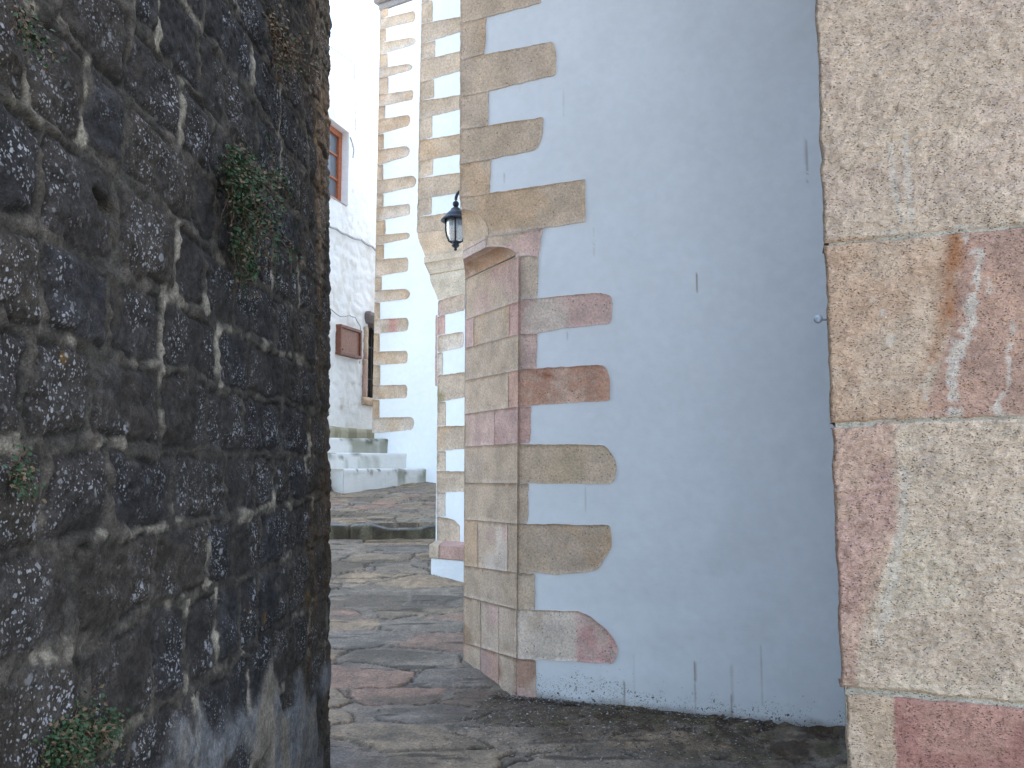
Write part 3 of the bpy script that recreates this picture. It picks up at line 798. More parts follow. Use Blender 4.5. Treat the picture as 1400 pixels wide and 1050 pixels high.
    for i in range(9):
        z0 = z_d + .02 + i * .265
        L = .62 if i % 2 == 0 else .24
        slab('quoin_stone', WS, round_poly([(0.0, z0), (L, z0), (L, z0 + .258), (0.0, z0 + .258)], [0, .02, .02, 0]), M_QUOIN, root, a, .06, .006, .02, .006, .003, 60 + i)
make_b1()

# ================================================================== second white building
def make_b2():
    root = thing('white_building', 'narrow second white building with moulded corbel, between the lantern corner and the far striped facade', 'building', (-.4, 9.2, .4))
    dU = np.array([math.sin(math.radians(61)), -math.cos(math.radians(61))]); dL = np.array([math.sin(math.radians(50)), -math.cos(math.radians(50))])
    c2 = np.array([(567.3 - 700) / 1155 * 9.0, 9.0]); d2 = np.array([(596.5 - 700) / 1155 * 9.15, 9.15])
    WU = Wall(c2, dU, (-.4, -1)); WLo = Wall(d2, dL, (-.6, -1))
    zp = lambda y, x=580, yy=9.05: EYE[2] + ray(x, y)[2] / ray(x, y)[1] * yy
    def edge(px, y, Y):                  # corner of the corbel: fraction of the way from upper to lower corner
        r = ray(px, y); return (r[0] / r[1] * Y)
    zt, zbm = zp(318), zp(410)
    prof = [(318, 569.7), (324, 570.4), (331, 572.5), (338, 575.8), (345, 578.5), (351, 581.2), (351.6, 579.2), (355, 579.2), (359.5, 579.4), (360, 581.0), (362, 582.6), (366, 584.6), (371, 586.4), (375, 587.6), (375.5, 589.6), (376.8, 589.6), (377.3, 587.2), (384, 588.4), (391, 591.2), (398, 594.6), (404, 597.2), (410, 599.0)]
    rows = []
    for y, x in prof:
        k = (x - 569.7) / (599.0 - 569.7)
        q = c2 * (1 - k) + d2 * k; d = dU * (1 - k) + dL * k; d = d / np.linalg.norm(d)
        rr = ray(x, y); z = EYE[2] + rr[2] / rr[1] * q[1]
        rows.append((q, d, z, k))
    # plaster body: upper storey
    zu = rows[0][2]; zl = rows[-1][2]
    L = 1.5
    m = MB()
    e = c2 + dU * L
    m.prism([tuple(c2), tuple(e), (.9, 12.2), (c2[0] + .05, 12.2)], zu, 9.3)  # unseen back extended to block a stray sun patch on the paving
    e = d2 + dL * L
    m.prism([tuple(d2), tuple(e), (.9, 12.15), (d2[0] + .03, 12.15)], -.1, zl)
    m.build('plaster_wall', M_PLASTER, root, False, WHITE)
    # corbel, full width of the face, returning along the alley side
    t = np.linspace(0, 1, 34); V = []; C = []
    for (q, d, z, k) in rows:
        back = q + np.array([.02, 2.3])
        e = q + d * L
        for s in np.linspace(1, .02, 10): V.append((*(q + (back - q) * s), z)); C.append(k)
        for s in t: V.append((*(q + d * L * s), z)); C.append(k)
    n = 10 + len(t); V = np.array(V); C = np.array(C)
    a = V[:, 0] * 1.2 + V[:, 1]
    cc = mixc(np.tile(TAN, (len(V), 1)), lin(190, 176, 160), sst(.28, .36, C))
    cc = mixc(cc, lin(196, 184, 168), sst(.55, .62, C)); cc = mixc(cc, lin(168, 150, 120), sst(.6, .8, C) * sst(.45, .6, fbm(a * 4, V[:, 2] * 9, 5, 4)) * .8)
    cc = cc * (.88 + .24 * fbm(a * 6, V[:, 2] * 7, 6, 4))[:, None]
    V[:, 1] -= .006 * (fbm(a * 9, V[:, 2] * 11, 8, 4) - .5)
    o = mesh_obj('corbel', V, grid_faces(len(rows), n), M_QUOIN, root, cc, False)
    def Q(w, pts, col, rad=.006, seed=0, label=None):
        slab('quoin_stone', w, round_poly(pxpoly(w, pts), rad), M_QUOIN2, root, col, .04, .006, .02, .006, .003, seed + 100, label)
    a = cf(TAN, TAN2, GREY); g = cf(GREY, TAN)
    X2 = lambda y: 577.0 - y * .0215 + .0
    XR = 648
    def band(y0, y1, r0, r1, col, seed):   # y at the corner and at x = 629
        s = lambda l, r: l + (r - l) * (XR - 574) / (629 - 574)
        Q(WU, [(X2(y0), y0), (XR, s(y0, r0)), (XR, s(y1, r1)), (X2(y1), y1)], col, .0, seed)
    def short(y0, y1, xr, col, seed, sl=.26):
        dx = xr - X2(y0); Q(WU, [(X2(y0), y0 + .5), (xr, y0 - dx * sl + .5), (xr, y1 - dx * sl - .5), (X2(y1), y1 - .5)], col, .01, seed)
    short(4, 33, 591.5, a, 0); band(33, 60, 23, 44, a, 1); short(60, 83, 595, g, 2); band(83, 113, 70, 97, cf(TAN2, GREY), 3)
    band(-26, 4, -44, -16, a, 16)
    short(113, 138.5, 593.5, a, 4); band(138.5, 163, 130, 150, a, 5); short(163, 192.5, 591, g, 6); band(192.5, 221, 183, 211, cf(OCH, TAN), 7)
    short(221, 244, 592, a, 8); band(244, 272.5, 236, 264, cf(GREY, TAN), 9); short(272.5, 297, 590, g, 10, .2); band(297, 318.4, 289, 312, a, 11)
    X3 = lambda y: 599.2 - (y - 410) * .007
    def lo(y0, y1, r0, r1, xr, col, seed, rad=0, pts=None):
        s = lambda l, r: l + (r - l) * (xr - 599) / (635 - 599.)
        Q(WLo, pts or [(X3(y0), y0), (xr, s(y0, r0)), (xr, s(y1, r1)), (X3(y1), y1)], col, rad, seed)
    lo(410.8, 433, 401.5, 424, 635.5, cf(PINK, PALE, GREY, sc=7), 20, .03); lo(433.5, 458.5, 424, 449, 608.5, cf(ROSE, PINK), 21, .006)
    lo(459, 482, 453, 474, 633.5, cf(PALE, GREY), 22, .035); lo(482.5, 513, 478, 509, 605.5, cf(PALE, GREY), 23, .01)
    lo(513.5, 550, 509, 543, 650, cf(GREY, lin(160, 146, 112)), 24); lo(550.5, 582.5, 547, 580, 609.5, cf(GREY), 25, .006)
    lo(583, 617, 582, 613, 650, cf(GREY, OCH), 26); lo(617.5, 643.5, 615, 643, 609.5, cf(GREY), 27, .006)
    lo(644, 673, 644.5, 672, 650, cf(GREY, TAN), 28); lo(673.5, 706, 673, 706, 609, cf(PALE * .9), 29, .006)
    Q(WLo, [(597.5, 706.5), (611, 708), (621, 711), (628.5, 718), (628, 742), (597.5, 742)], cf(GREY), .012, 30)
    # stone standing proud on the alley side of the corner
    WSd = Wall(d2, (.02, 1), (-1, 0))
    z0, z1 = zp(526), zp(428)
    slab('quoin_stone', WSd, round_poly([(0, z0), (.3, z0 + .01), (.3, z1), (0, z1)], .02), M_QUOIN2, root, cf(PINK, ROSE), .05, .030, .06, .004, .003, 140)
    # plinth: stone capping on a white foot
    pl = [(-.839, 8.65), (-.16, 8.185), (-.1, 8.9), (-.80, 9.25)]
    def inset(poly, d):
        c = np.mean(poly, 0); return [tuple(np.array(p) + (c - np.array(p)) / np.linalg.norm(c - np.array(p)) * d) for p in poly]
    MB().prism(inset(pl, .018), -.1, .566).build('plinth', M_WASH, root, False, WHITE * .92, .015)
    cut = [pl[0], (-.735, 8.579), (-.70, 9.24), pl[3]]
    MB().prism(cut, .567, .705).build('plinth_cap', M_QUOIN2, root, False, GREY, .008)
    MB().prism([(-.731, 8.576), pl[1], pl[2], (-.696, 9.24)], .567, .705).build('plinth_cap', M_QUOIN2, root, False, ROSE * .85, .008)['label'] = 'rose pink capping stone'
make_b2()

# ================================================================== third white building
def make_b3():
    root = thing('white_building', 'tall white facade with rungs of tan corner stones behind the small white staircase', 'building', (-1.5, 12.9, 1.2))
    c3 = np.array([(511.2 - 700) / 1155 * 13.0, 13.0]); d3 = np.array([math.sin(math.radians(59)), -math.cos(math.radians(59))])
    W3 = Wall(c3, d3, (-.5, -1))
    bk = np.array([.515, .857])
    e = c3 + d3 * 3.2
    H = 9.04
    # the facade as a slightly wavy sheet, the rest closed
    us = np.linspace(0, 2.4, 60); zs = np.linspace(.6, H - .22, 120)
    U, Z = np.meshgrid(us, zs, indexing='ij')
    h = .02 * (fbm(U * 1.5, Z * 1.2, 3, 3) - .5) + .006 * (fbm(U * 6, Z * 6, 4, 3) - .5); h *= sst(0, .1, U)
    c = np.ones(U.shape + (3,)) * WHITE * 1.02
    V = W3.xyz(U, Z, h).reshape(-1, 3); Fc = [tuple(f) for f in grid_faces(len(us), len(zs))]
    b = len(V); p2 = c3 + d3 * 2.4
    foot = [c3, p2, p2 + bk * 5, c3 + bk * 5]
    V = np.vstack([V, [(x, y, z) for z in (.6, H - .22) for x, y in foot]])
    Fc += [(b, b + 3, b + 7, b + 4), (b + 1, b + 5, b + 6, b + 2), (b + 2, b + 6, b + 7, b + 3), (b + 4, b + 7, b + 6, b + 5)]
    mesh_obj('plaster_wall', V, Fc, M_PLASTER, root, np.vstack([c.reshape(-1, 3), np.tile(WHITE, (8, 1))]))
    # cornice
    m = MB()
    for o_, z0, z1 in ((.03, H - .21, H - .10), (.09, H - .098, H + .02)):
        q = [c3 - d3 * o_ + W3.n * o_, p2 + d3 * .0 + W3.n * o_, p2 + bk * 5, c3 + bk * 5 - d3 * o_]
        m.prism([tuple(x) for x in q], z0, z1)
    m.build('cornice', M_QUOIN2, root, False, lin(150, 144, 142), .02)
    X = lambda y: 520.3 - y * .0192
    R = [  # left y top/bottom, right x, right y top/bottom, tip
        (26, 41, 568, 15, 30, .3), (59, 75, 570, 51, 62, .8), (94, 107.5, 565, 87, 97, .8), (130, 146, 565.5, 123, 137, .2), (164, 184, 562, 157, 173, .5),
        (205, 226, 561, 199.5, 214, .6), (247, 266, 570, 240, 256, .7), (284, 302, 561, 278.5, 294.5, .2), (322, 335, 561, 318, 327, .5), (355, 378, 558.5, 352, 371.5, .2),
        (397, 414, 561, 395, 409, .8), (437, 456, 559, 434.5, 453.5, .3), (481, 499, 557.5, 479.5, 497.5, .2), (527, 546, 557.5, 526, 545, .25), (571, 592, 567, 570, 589, .5)]
    S = [531, 528.5, 530, 531, 527, 525, 524, 524, 527, 525, 522, 519.5, 519, 520, 519]
    pr = None
    for i, (y0, y1, xr, r0, r1, tip) in enumerate(R):
        ht = r1 - r0
        pts = [(X(y0), y0), (xr - 7 * tip, r0), (xr, r0 + ht * (.25 + .2 * tip)), (xr - 5 * tip, r1 - .05 * ht), (X(y1), y1)]
        col = cf(TAN2, OCH, PALE, sc=3) if i != 11 else cf(PALE, TAN, grad=lambda u, z, c, s: mixc(c, lin(190, 138, 130), np.exp(-((u - .34) / .09) ** 2) * .9))
        slab('quoin_stone', W3, round_poly(pxpoly(W3, pts), [0, .05 * tip + .02, .05 * tip + .03, .06 * tip + .03, 0]), M_QUOIN2, root, col, .07, .009, .03, .005, .004, 200 + i)
        yp = R[i - 1][1] if i else 6
        sl = .27 * (1 - y0 / 560)
        xs = S[i]; dx = xs - X(yp)
        slab('quoin_stone', W3, round_poly(pxpoly(W3, [(X(yp), yp + .4), (xs, yp - dx * sl + .4), (xs, y0 - dx * sl - .4), (X(y0), y0 - .4)]), [0, .02, .02, 0]), M_QUOIN2, root, cf(TAN, TAN2, OCH, sc=3), .07, .008, .03, .005, .004, 230 + i)
    return W3, c3, d3
W3, c3, d3 = make_b3()

# ================================================================== white staircase at its foot
def make_stairs():
    root = thing('staircase', 'small whitewashed staircase with three worn steps at the foot of the tall facade', 'stairs', (-1.9, 12.2, 1.15))
    sd = np.array([-.8, -.6])
    for i, (t, zt, zb, L, left) in enumerate(((1.0, 1.45, .9, 1.33, 0), (.636, 1.675, .9, 2.2, 0), (.27, 1.90, .9, 2.4, 0))):
        a = c3 + d3 * t; nb = 2.0 - i * .3
        b = a + sd * L
        bk = -d3
        poly = [a - sd * .05, b, b + bk * (.385 if i < 2 else 1.6) + (0, 0), a - sd * .05 + bk * (.385 if i < 2 else 1.6)]
        us = np.linspace(0, 1, 60)
        prof = [(0, zb), (0, zb + .2), (0.004, zt - .12), (0, zt - .06), (-.006, zt - .02), (.012, zt - .003), (.05, zt), (.387 if i < 2 else 1.6, zt + .004)]
        V = []; C = []
        for s in us:
            p = a - sd * .05 + (b - a + sd * .05) * s
            for j, (dd, z) in enumerate(prof):
                q = p + bk * dd; w = .016 * (fbm(s * 9, z * 6 + i * 7, 3 + i, 4) - .5)
                V.append((q[0] + d3[0] * w, q[1] + d3[1] * w, z + (.010 * (fbm(s * 7, j + i * 3., 9, 3) - .5) if j > 3 else 0)))
                st = sst(.42, .66, fbm(s * 9 + i * 5, z * 5, 21, 5)) * (1 if 1 < j < 7 else .3) * (1 - sst(.72, .9, s) * (i == 0))
                cw = mixc(np.array([WHITE * np.array([.90, .86, .81])]), lin(128, 126, 104), np.array([st * .8]))[0]
                C.append(mixc(np.array([cw]), lin(64, 60, 50), np.array([sst(.62, .72, fbm(s * 26 + i * 9, z * 9, 25, 4)) * .7 * (j in (3, 4, 5))]))[0])
        n = len(prof); F_ = [tuple(f) for f in grid_faces(len(us), n)] + [tuple(range((len(us) - 1) * n, len(us) * n)) , tuple(range(n))[::-1]]
        mesh_obj('step', np.array(V), F_, M_WASH, root, np.array(C))
make_stairs()

# ================================================================== whitewashed house at the end
fq = np.array([-2.36, 14.5]); fd = np.array([.309, .951])
WF = Wall(fq, fd, (1, -.3))
def make_house():
    root = thing('whitewashed_house', 'rough whitewashed stone house with brown wooden window and hatch at the end of the alley', 'house', (-2.6, 13.8, 1.9))
    # u runs along the wall, away from the camera; 0 where the striped corner hides it
    us = np.arange(-2.6, 4.0, .03); zs = np.concatenate([np.arange(1.3, 8.02, .03)])
    U, Z = np.meshgrid(us, zs, indexing='ij')
    f1, f2, idc = worley((U + .05 * fbm(U * 5, Z * 5, 2, 3)) / .30, Z / .20, 5)
    b = sst(0, .5, f2 - f1)
    fade = .35 + .65 * sst(5.6, 4.4, Z) if False else .35 + .65 * (1 - sst(4.6, 5.9, Z))
    low = .4 + .6 * sst(2.2, 3.0, Z)
    h = (.022 * b * (.3 + idc) + .030 * (fbm(U * 3.5, Z * 4.5, 8, 3) - .5) + .022 * (fbm(U * 9, Z * 9, 7, 4) - .5)) * fade * low * .7
    c = np.ones(U.shape + (3,)) * np.array([.84, .83, .80])
    c = mixc(c, lin(190, 178, 158), sst(.60, .72, fbm(U * 5, Z * 4, 9, 4)) * .30)
    c = mixc(c, lin(150, 120, 92), np.exp(-((U + 1.17) / .05) ** 2 - ((Z - 2.42) / .04) ** 2) * .7)
    # openings: window above, barred window below
    win = (-2.12, -1.128, 5.72, 6.96); bar = (-.36, .62, 2.62, 3.93)
    keep = np.ones((len(us) - 1, len(zs) - 1), bool)
    uc = (us[:-1] + us[1:]) / 2; zc = (zs[:-1] + zs[1:]) / 2
    for (a, b_, z0, z1) in (win, bar):
        keep &= ~((uc[:, None] > a) & (uc[:, None] < b_) & (zc[None] > z0) & (zc[None] < z1))
    V = WF.xyz(U, Z, h).reshape(-1, 3)
    Fc = grid_faces(len(us), len(zs))[keep.ravel()]
    Fl = [tuple(f) for f in Fc]
    C = c.reshape(-1, 3)
    # reveals, roof, far sides
    def add(pts):
        nonlocal V, C
        k = len(V); V = np.vstack([V, pts]); C = np.vstack([C, np.tile([.84, .83, .80], (len(pts), 1))]); Fl.append(tuple(range(k, k + len(pts))))
    for (a, b_, z0, z1), dp in ((win, .17), (bar, .25)):
        g = lambda u, z, o: WF.xyz(u, z, o)
        for p in (((a, z0), (b_, z0)), ((b_, z0), (b_, z1)), ((b_, z1), (a, z1)), ((a, z1), (a, z0))):
            add([g(p[0][0], p[0][1], .025), g(p[1][0], p[1][1], .025), g(p[1][0], p[1][1], -dp), g(p[0][0], p[0][1], -dp)])
    q0, q1 = us[0], us[-1]
    add([WF.xyz(q0, 8.0, 0), WF.xyz(q1, 8.0, 0), WF.xyz(q1, 8.0, -5), WF.xyz(q0, 8.0, -5)])
    for q in (q0, q1): add([WF.xyz(q, 1.3, 0), WF.xyz(q, 8.0, 0), WF.xyz(q, 8.0, -5), WF.xyz(q, 1.3, -5)])
    add([WF.xyz(q0, 1.3, -5), WF.xyz(q1, 1.3, -5), WF.xyz(q1, 8.0, -5), WF.xyz(q0, 8.0, -5)])
    mesh_obj('wall', V, Fl, M_WASH, root, C)
    def bx(u0, u1, z0, z1, o0, o1, m=None):
        m = m or MB(); return m.box((u0, o0, z0), (u1, o1, z1), lambda p: WF.xyz(p[0], p[2], p[1]))
    # wooden window
    a, b_, z0, z1 = win; m = MB(); w = .10
    bx(a, b_, z0, z0 + w, -.17, -.10, m); bx(a, b_, z1 - w, z1, -.17, -.10, m)
    for u in (a, b_ - w, (a + b_) / 2 - w / 2): bx(u, u + w, z0 + w, z1 - w, -.17, -.101, m)
    f = m.build('window', M_FRAME, root, False, None, .006)
    m = MB()
    for zb in (z0 + .40, z0 + .80): bx(a + w, b_ - w, zb, zb + .03, -.162, -.12, m)
    m.build('glazing_bar', M_FRAME, f)
    bx(a + w, b_ - w, z0 + w, z1 - w, -.156, -.150).build('pane', M_PANE, f)
    # hatch
    hu0, hu1, hz0, hz1 = -1.40, -.70, 3.24, 3.72
    m = MB(); w = .05
    bx(hu0, hu1, hz0, hz0 + w, 0, .10, m); bx(hu0, hu1, hz1 - w, hz1, 0, .10, m); bx(hu0, hu0 + w, hz0 + w, hz1 - w, 0, .099, m); bx(hu1 - w, hu1, hz0 + w, hz1 - w, 0, .099, m)
    hf = m.build('hatch', M_WOOD, root, False, None, .005)
    bx(hu0 + w, hu1 - w, hz0 + w, hz1 - w, .02, .075).build('hatch_panel', mat_flat('hatch_board', (.23, .085, .045), .5, 30), hf)
    m = MB(); q = WF.xyz(hu0 + .09, hz0 + .09, .085); m.lathe([(.001, -.008), (.012, -.008), (.012, .008), (.001, .008)], q, 10).build('latch', M_IRON, hf)
    # barred window with its stone surround
    a, b_, z0, z1 = bar
    bx(a, b_, z0, z1, -.245, -.235).build('window', M_DARK, root)
    wn = bpy.data.objects[-1] if False else root.children[-1]
    m = MB()
    for i in range(6): m.tube([WF.xyz(a + .08 + i * .14, z0, -.10), WF.xyz(a + .08 + i * .14, z1, -.10)], .013, 8)
    for z in (z0 + .35, z0 + .9): bx(a, b_, z, z + .02, -.108, -.092, m)
    m.build('window_bar', M_BLACK, root)
    for k, (u0, u1, q0, q1, col) in enumerate(((a - .14, a - .002, z0 + .02, z0 + .66, TAN), (a - .12, a - .002, z0 + .665, z1 - .1, TAN2))):
        slab('jamb_stone', WF, round_poly([(u0, q0), (u1, q0), (u1, q1), (u0, q1)], .02), M_QUOIN2, root, cf(col, PINK * .9), .06, .05, .28, .01, .005, 300 + k)
    slab('sill_stone', WF, round_poly([(a - .15, z0 - .12), (b_ + .1, z0 - .12), (b_ + .1, z0 + .015), (a - .15, z0 + .015)], .02), M_QUOIN2, root, cf(TAN), .06, .06, .28, .01, .005, 303)
    slab('lintel_stone', WF, round_poly([(a - .1, z1 - .04), (b_, z1 - .04), (b_, z1 + .17), (a - .1, z1 + .17)], .06), M_QUOIN2, root, cf(lin(130, 120, 118)), .06, .11, .3, .012, .006, 304)
    # low stained base course
    us2 = np.linspace(-2.6, .2, 60); zz = np.array([1.3, 1.7, 1.85, 1.95, 2.03, 2.08, 2.10, 2.105]); oo = np.array([.10, .10, .10, .10, .10, .095, .075, .0])
    U, Z = np.meshgrid(us2, zz, indexing='ij'); O = np.repeat(oo[None], len(us2), 0) + .012 * (fbm(U * 6, Z * 6, 3, 3) - .5)
    c = np.ones(U.shape + (3,)) * lin(176, 170, 146); c = mixc(c, lin(120, 116, 92), sst(.45, .62, fbm(U * 7, Z * 3, 5, 4)) * .6)
    mesh_obj('base_course', WF.xyz(U, Z + .02 * (fbm(U * 3, 0 * U, 7, 2) - .5), O), grid_faces(len(us2), len(zz)), M_WASH, root, c.reshape(-1, 3))
make_house()

def cable(pts, r, label, sag=.0, off=.05):
    P = []
    for i in range(len(pts) - 1):
        a, b = WF.uz(*pts[i]), WF.uz(*pts[i + 1])
        for k in range(8):
            t = k / 8; P.append(WF.xyz(a[0] + (b[0] - a[0]) * t, a[1] + (b[1] - a[1]) * t - sag * math.sin(math.pi * t), off))
    u, z = WF.uz(*pts[-1]); P.append(WF.xyz(u, z, off))
    o = MB().tube(P, r, 6).build('cable', M_CABLE, None, True)
    tag(o, label, 'cable')
cable([(440, 305), (456, 313), (470, 321), (490, 328), (505, 337), (516, 345)], .018, 'thick grey cable sagging across the house wall under the window', .02)
cable([(440, 416), (450, 424), (462, 433), (474, 431), (482, 434), (489, 446), (491, 470), (488, 497)], .008, 'thin cable curling over the brown hatch', .01)
cable([(441, 60), (466, 77), (478, 85), (481, 90), (482, 140), (482, 178)], .010, 'thin pale cable running down beside the upper window', 0)
cable([(475, 188), (478, 196), (480, 206), (479, 216)], .012, 'short loose cord end hanging right of the upper window', 0)

# ================================================================== hewn stone corner on the right
def make_pier():
    pP = np.array([(1137 - 700) / 1155 * 2.45, 2.45]); dP = np.array([math.sin(math.radians(72)), -math.cos(math.radians(72))])
    WP = Wall(pP, dP, (-.3, -1))
    root = thing('stone_corner', 'pale corner of huge hewn stone blocks at the right edge of the photo', 'wall', (float(pP[0]) + .4, float(pP[1]), -.15))
    edge = lambda y: 1113.5 + y * .0415 if y < 600 else 1138.4 + (y - 600) * .0405
    def block(topl, botl, xs_r, cols, seed, label, z_lo=None, rel=1.0):
        """topl / botl: pixel points of the upper and lower edge, left to right"""
        T = np.array([WP.uz(*p) for p in topl]); B = np.array([WP.uz(*p) for p in botl])
        umax = 1.55
        ua = np.concatenate([np.linspace(0, .62, 190), np.linspace(.65, umax, 24)])
        nv = max(12, int((T[0, 1] - B[0, 1]) / .0042)); va = np.linspace(0, 1, nv)
        U = np.repeat(ua[:, None], nv, 1)
        zt = np.interp(ua, T[:, 0], T[:, 1]); zb = np.interp(ua, B[:, 0], B[:, 1])
        zt = zt - .001 + .004 * (fbm(ua * 14, 0 * ua + seed, seed, 3) - .5) * 2; zb = zb + .001 + .004 * (fbm(ua * 14, 0 * ua + seed + 5, seed + 1, 3) - .5) * 2
        Z = zb[:, None] + (zt - zb)[:, None] * va[None]
        # left edge follows the slightly leaning arris
        lu0, lu1 = WP.uz(*topl[0])[0], WP.uz(*botl[0])[0]
        lean = lu1 + (lu0 - lu1) * va
        lean = lean + .006 * (fbm(Z[0] * 16, 0 * Z[0], seed + 2, 4) - .5) * 2
        U = U + lean[None] * (1 - np.clip(U / .3, 0, 1))
        dT = (zt[:, None] - Z); dB = (Z - zb[:, None]); dL = U - lean[None]
        de = np.minimum(np.minimum(dT, dB), dL)
        rnd_ = 1 - np.clip(de / .009, 0, 1); rnd_ = rnd_ ** 2
        A, Bv = U * math.cos(.5) + Z * math.sin(.5), -U * math.sin(.5) + Z * math.cos(.5)
        h = -.011 * rnd_ + rel * (.010 * (fbm(A * 18, Bv * 40, seed + 3, 4) - .5) + .012 * (fbm(U * 5, Z * 6, seed + 4, 3) - .5) + .011 * (fbm(A * 50, Bv * 125, seed + 6, 3) - .5))
        C = cols(U, Z, seed) * np.array([.97, .912, .868])
        V = WP.xyz(U, Z, h + .012)
        # return of the block along its left side and a back skirt on the other edges
        nu = len(ua); n0 = V.shape[0] * V.shape[1]
        X = V.reshape(-1, 3); cc = C.reshape(-1, 3); Fl = [grid_faces(nu, nv)]
        side_dir = np.array([.36, .933])
        L0 = V[0].copy(); L1 = L0.copy(); L1[:, 0] += side_dir[0] * .35 + .012; L1[:, 1] += side_dir[1] * .35
        b0 = len(X); X = np.vstack([X, np.stack([L0, L1], 0).reshape(-1, 3)]); cc = np.vstack([cc, np.tile(C[0], (2, 1))])
        Fl.append(grid_faces(2, nv, True) + b0)
        for row, fl in ((V[:, 0], False), (V[:, -1], True)):
            q = row.copy(); q2 = row - np.array([WP.n[0], WP.n[1], 0]) * .10
            b0 = len(X); X = np.vstack([X, np.stack([q, q2], 1).reshape(-1, 3)]); cc = np.vstack([cc, np.tile(C[:, :1] * .8, (1, 2, 1)).reshape(-1, 3)])
            Fl.append(grid_faces(nu, 2, fl) + b0)
        o = mesh_obj('stone_block', X, np.vstack(Fl), M_BLOCK, root, cc)
        o['label'] = label
    CRE = lin(224, 203, 180); PAL = lin(220, 199, 177); TN = lin(212, 182, 156); PUR = lin(188, 155, 139); RUST = lin(170, 112, 72); LIME = lin(226, 220, 208); RS = lin(172, 124, 118); SK = lin(216, 180, 160)
    ux = lambda x, y: WP.uz(x, y)[0]; zx = lambda x, y: WP.uz(x, y)[1]
    def lines(A, W, U, Z, seed, wob=.02):      # distance to a polyline given in pixels
        P = np.array([WP.uz(*p) for p in A]); d = np.full(U.shape, 9.)
        uu = U + wob * (fbm(U * 22, Z * 22, seed, 3) - .5) * 2; zz = Z + wob * (fbm(U * 22 + 7, Z * 22, seed + 1, 3) - .5) * 2
        for i in range(len(P) - 1):
            ab = P[i + 1] - P[i]; t = np.clip(((uu - P[i, 0]) * ab[0] + (zz - P[i, 1]) * ab[1]) / (ab @ ab), 0, 1)
            w = W[i] + (W[i + 1] - W[i]) * t
            d = np.minimum(d, np.sqrt((uu - P[i, 0] - ab[0] * t) ** 2 + (zz - P[i, 1] - ab[1] * t) ** 2) - w)
        return d
    def col_a(U, Z, s):
        c = mixc(np.ones(U.shape + (3,)) * PAL, CRE, sst(.4, .62, fbm(U * 4, Z * 5, 1, 4)))
        c = mixc(c, lin(212, 188, 174), sst(.46, .64, fbm(U * 6, Z * 6, 3, 4)) * .35)
        c = mixc(c, lin(196, 178, 162), sst(.56, .68, fbm(U * 9, Z * 11, 4, 4)) * .3)
        for ps, w in (([(1217, 200), (1222, 262), (1232, 305)], [.002, .005, .003]), ([(1238, 180), (1240, 250), (1246, 310)], [.003, .006, .003])):
            c = mixc(c, LIME, (1 - sst(0, .01, lines(ps, w, U, Z, 31, .006))) * .45)
        d = Z - (zx(1127, 333) + (U - ux(1127, 333)) / (ux(1400, 308) - ux(1127, 333)) * (zx(1400, 308) - zx(1127, 333)))
        c = mixc(c, LIME, (1 - sst(.0, .022, d + .03 * (fbm(U * 30, Z * 30, 8, 3) - .5))) * sst(ux(1170, 320), ux(1220, 320), U) * .8)
        return c
    def col_b(U, Z, s):
        c = mixc(np.ones(U.shape + (3,)) * TN, lin(218, 194, 170), sst(.42, .62, fbm(U * 5, Z * 5, 11, 4)))
        edge_u = np.interp(Z, [zx(1280, 575), zx(1310, 450), zx(1340, 330)], [ux(1258, 575), ux(1300, 450), ux(1312, 330)])
        pr = sst(-.01, .015, U - edge_u + .02 * (fbm(U * 18, Z * 12, 13, 4) - .5))
        c = mixc(c, mixc(np.ones(U.shape + (3,)) * PUR, lin(204, 168, 148), sst(.45, .62, fbm(U * 7, Z * 9, 15, 4))), pr * .95)
        ru = np.exp(-((U - edge_u + .012) / .026) ** 2) * sst(.34, .52, fbm(U * 10, Z * 6, 17, 4))
        c = mixc(c, RUST, np.clip(ru * 1.0, 0, 1) * .85)
        for A, W in (([(1322, 325), (1333, 350), (1334, 378), (1322, 410), (1318, 450), (1312, 480), (1302, 520), (1305, 572)], [.006, .010, .006, .014, .016, .012, .016, .020]),
                     ([(1352, 380), (1350, 400)], [.003, .006]), ([(1379, 440), (1378, 500), (1372, 540), (1362, 568)], [.004, .005, .003, .014]),
                     ([(1268, 500), (1264, 530), (1268, 552)], [.003, .003, .004]), ([(1192, 410), (1202, 430)], [.003, .005]), ([(1213, 460), (1214, 470)], [.006, .006])):
            d = lines(A, W, U, Z, 41)
            c = mixc(c, LIME, (1 - sst(-.010, .008, d + .012 * (fbm(U * 60, Z * 60, 44, 3) - .5) * 2)) * .75 * sst(.22, .42, fbm(U * 34, Z * 34, 43, 3)))
        d = Z - (zx(1195, 576) + (U - ux(1195, 576)) / (ux(1400, 570) - ux(1195, 576)) * (zx(1400, 570) - zx(1195, 576)))
        return mixc(c, LIME, (1 - sst(.0, .014, d + .03 * (fbm(U * 30, Z * 30, 18, 3) - .5))) * (U > ux(1200, 575)) * .8)
    def col_c(U, Z, s):
        c = mixc(np.ones(U.shape + (3,)) * CRE, lin(230, 212, 188), sst(.4, .62, fbm(U * 5, Z * 5, 21, 4)))
        c = mixc(c, lin(206, 190, 170), sst(.55, .68, fbm(U * 7, Z * 8, 22, 4)) * .3)
        eu = np.interp(Z, [zx(1170, 930), zx(1190, 830), zx(1225, 720), zx(1210, 620), zx(1190, 585)], [ux(1165, 930), ux(1188, 830), ux(1226, 720), ux(1222, 640), ux(1222, 585)])
        pk = 1 - sst(-.012, .018, U - eu + .03 * (fbm(U * 14, Z * 12, 23, 4) - .5))
        c = mixc(c, mixc(np.ones(U.shape + (3,)) * SK, lin(208, 166, 154), sst(.42, .6, fbm(U * 6, Z * 5, 24, 4))), pk * .75)
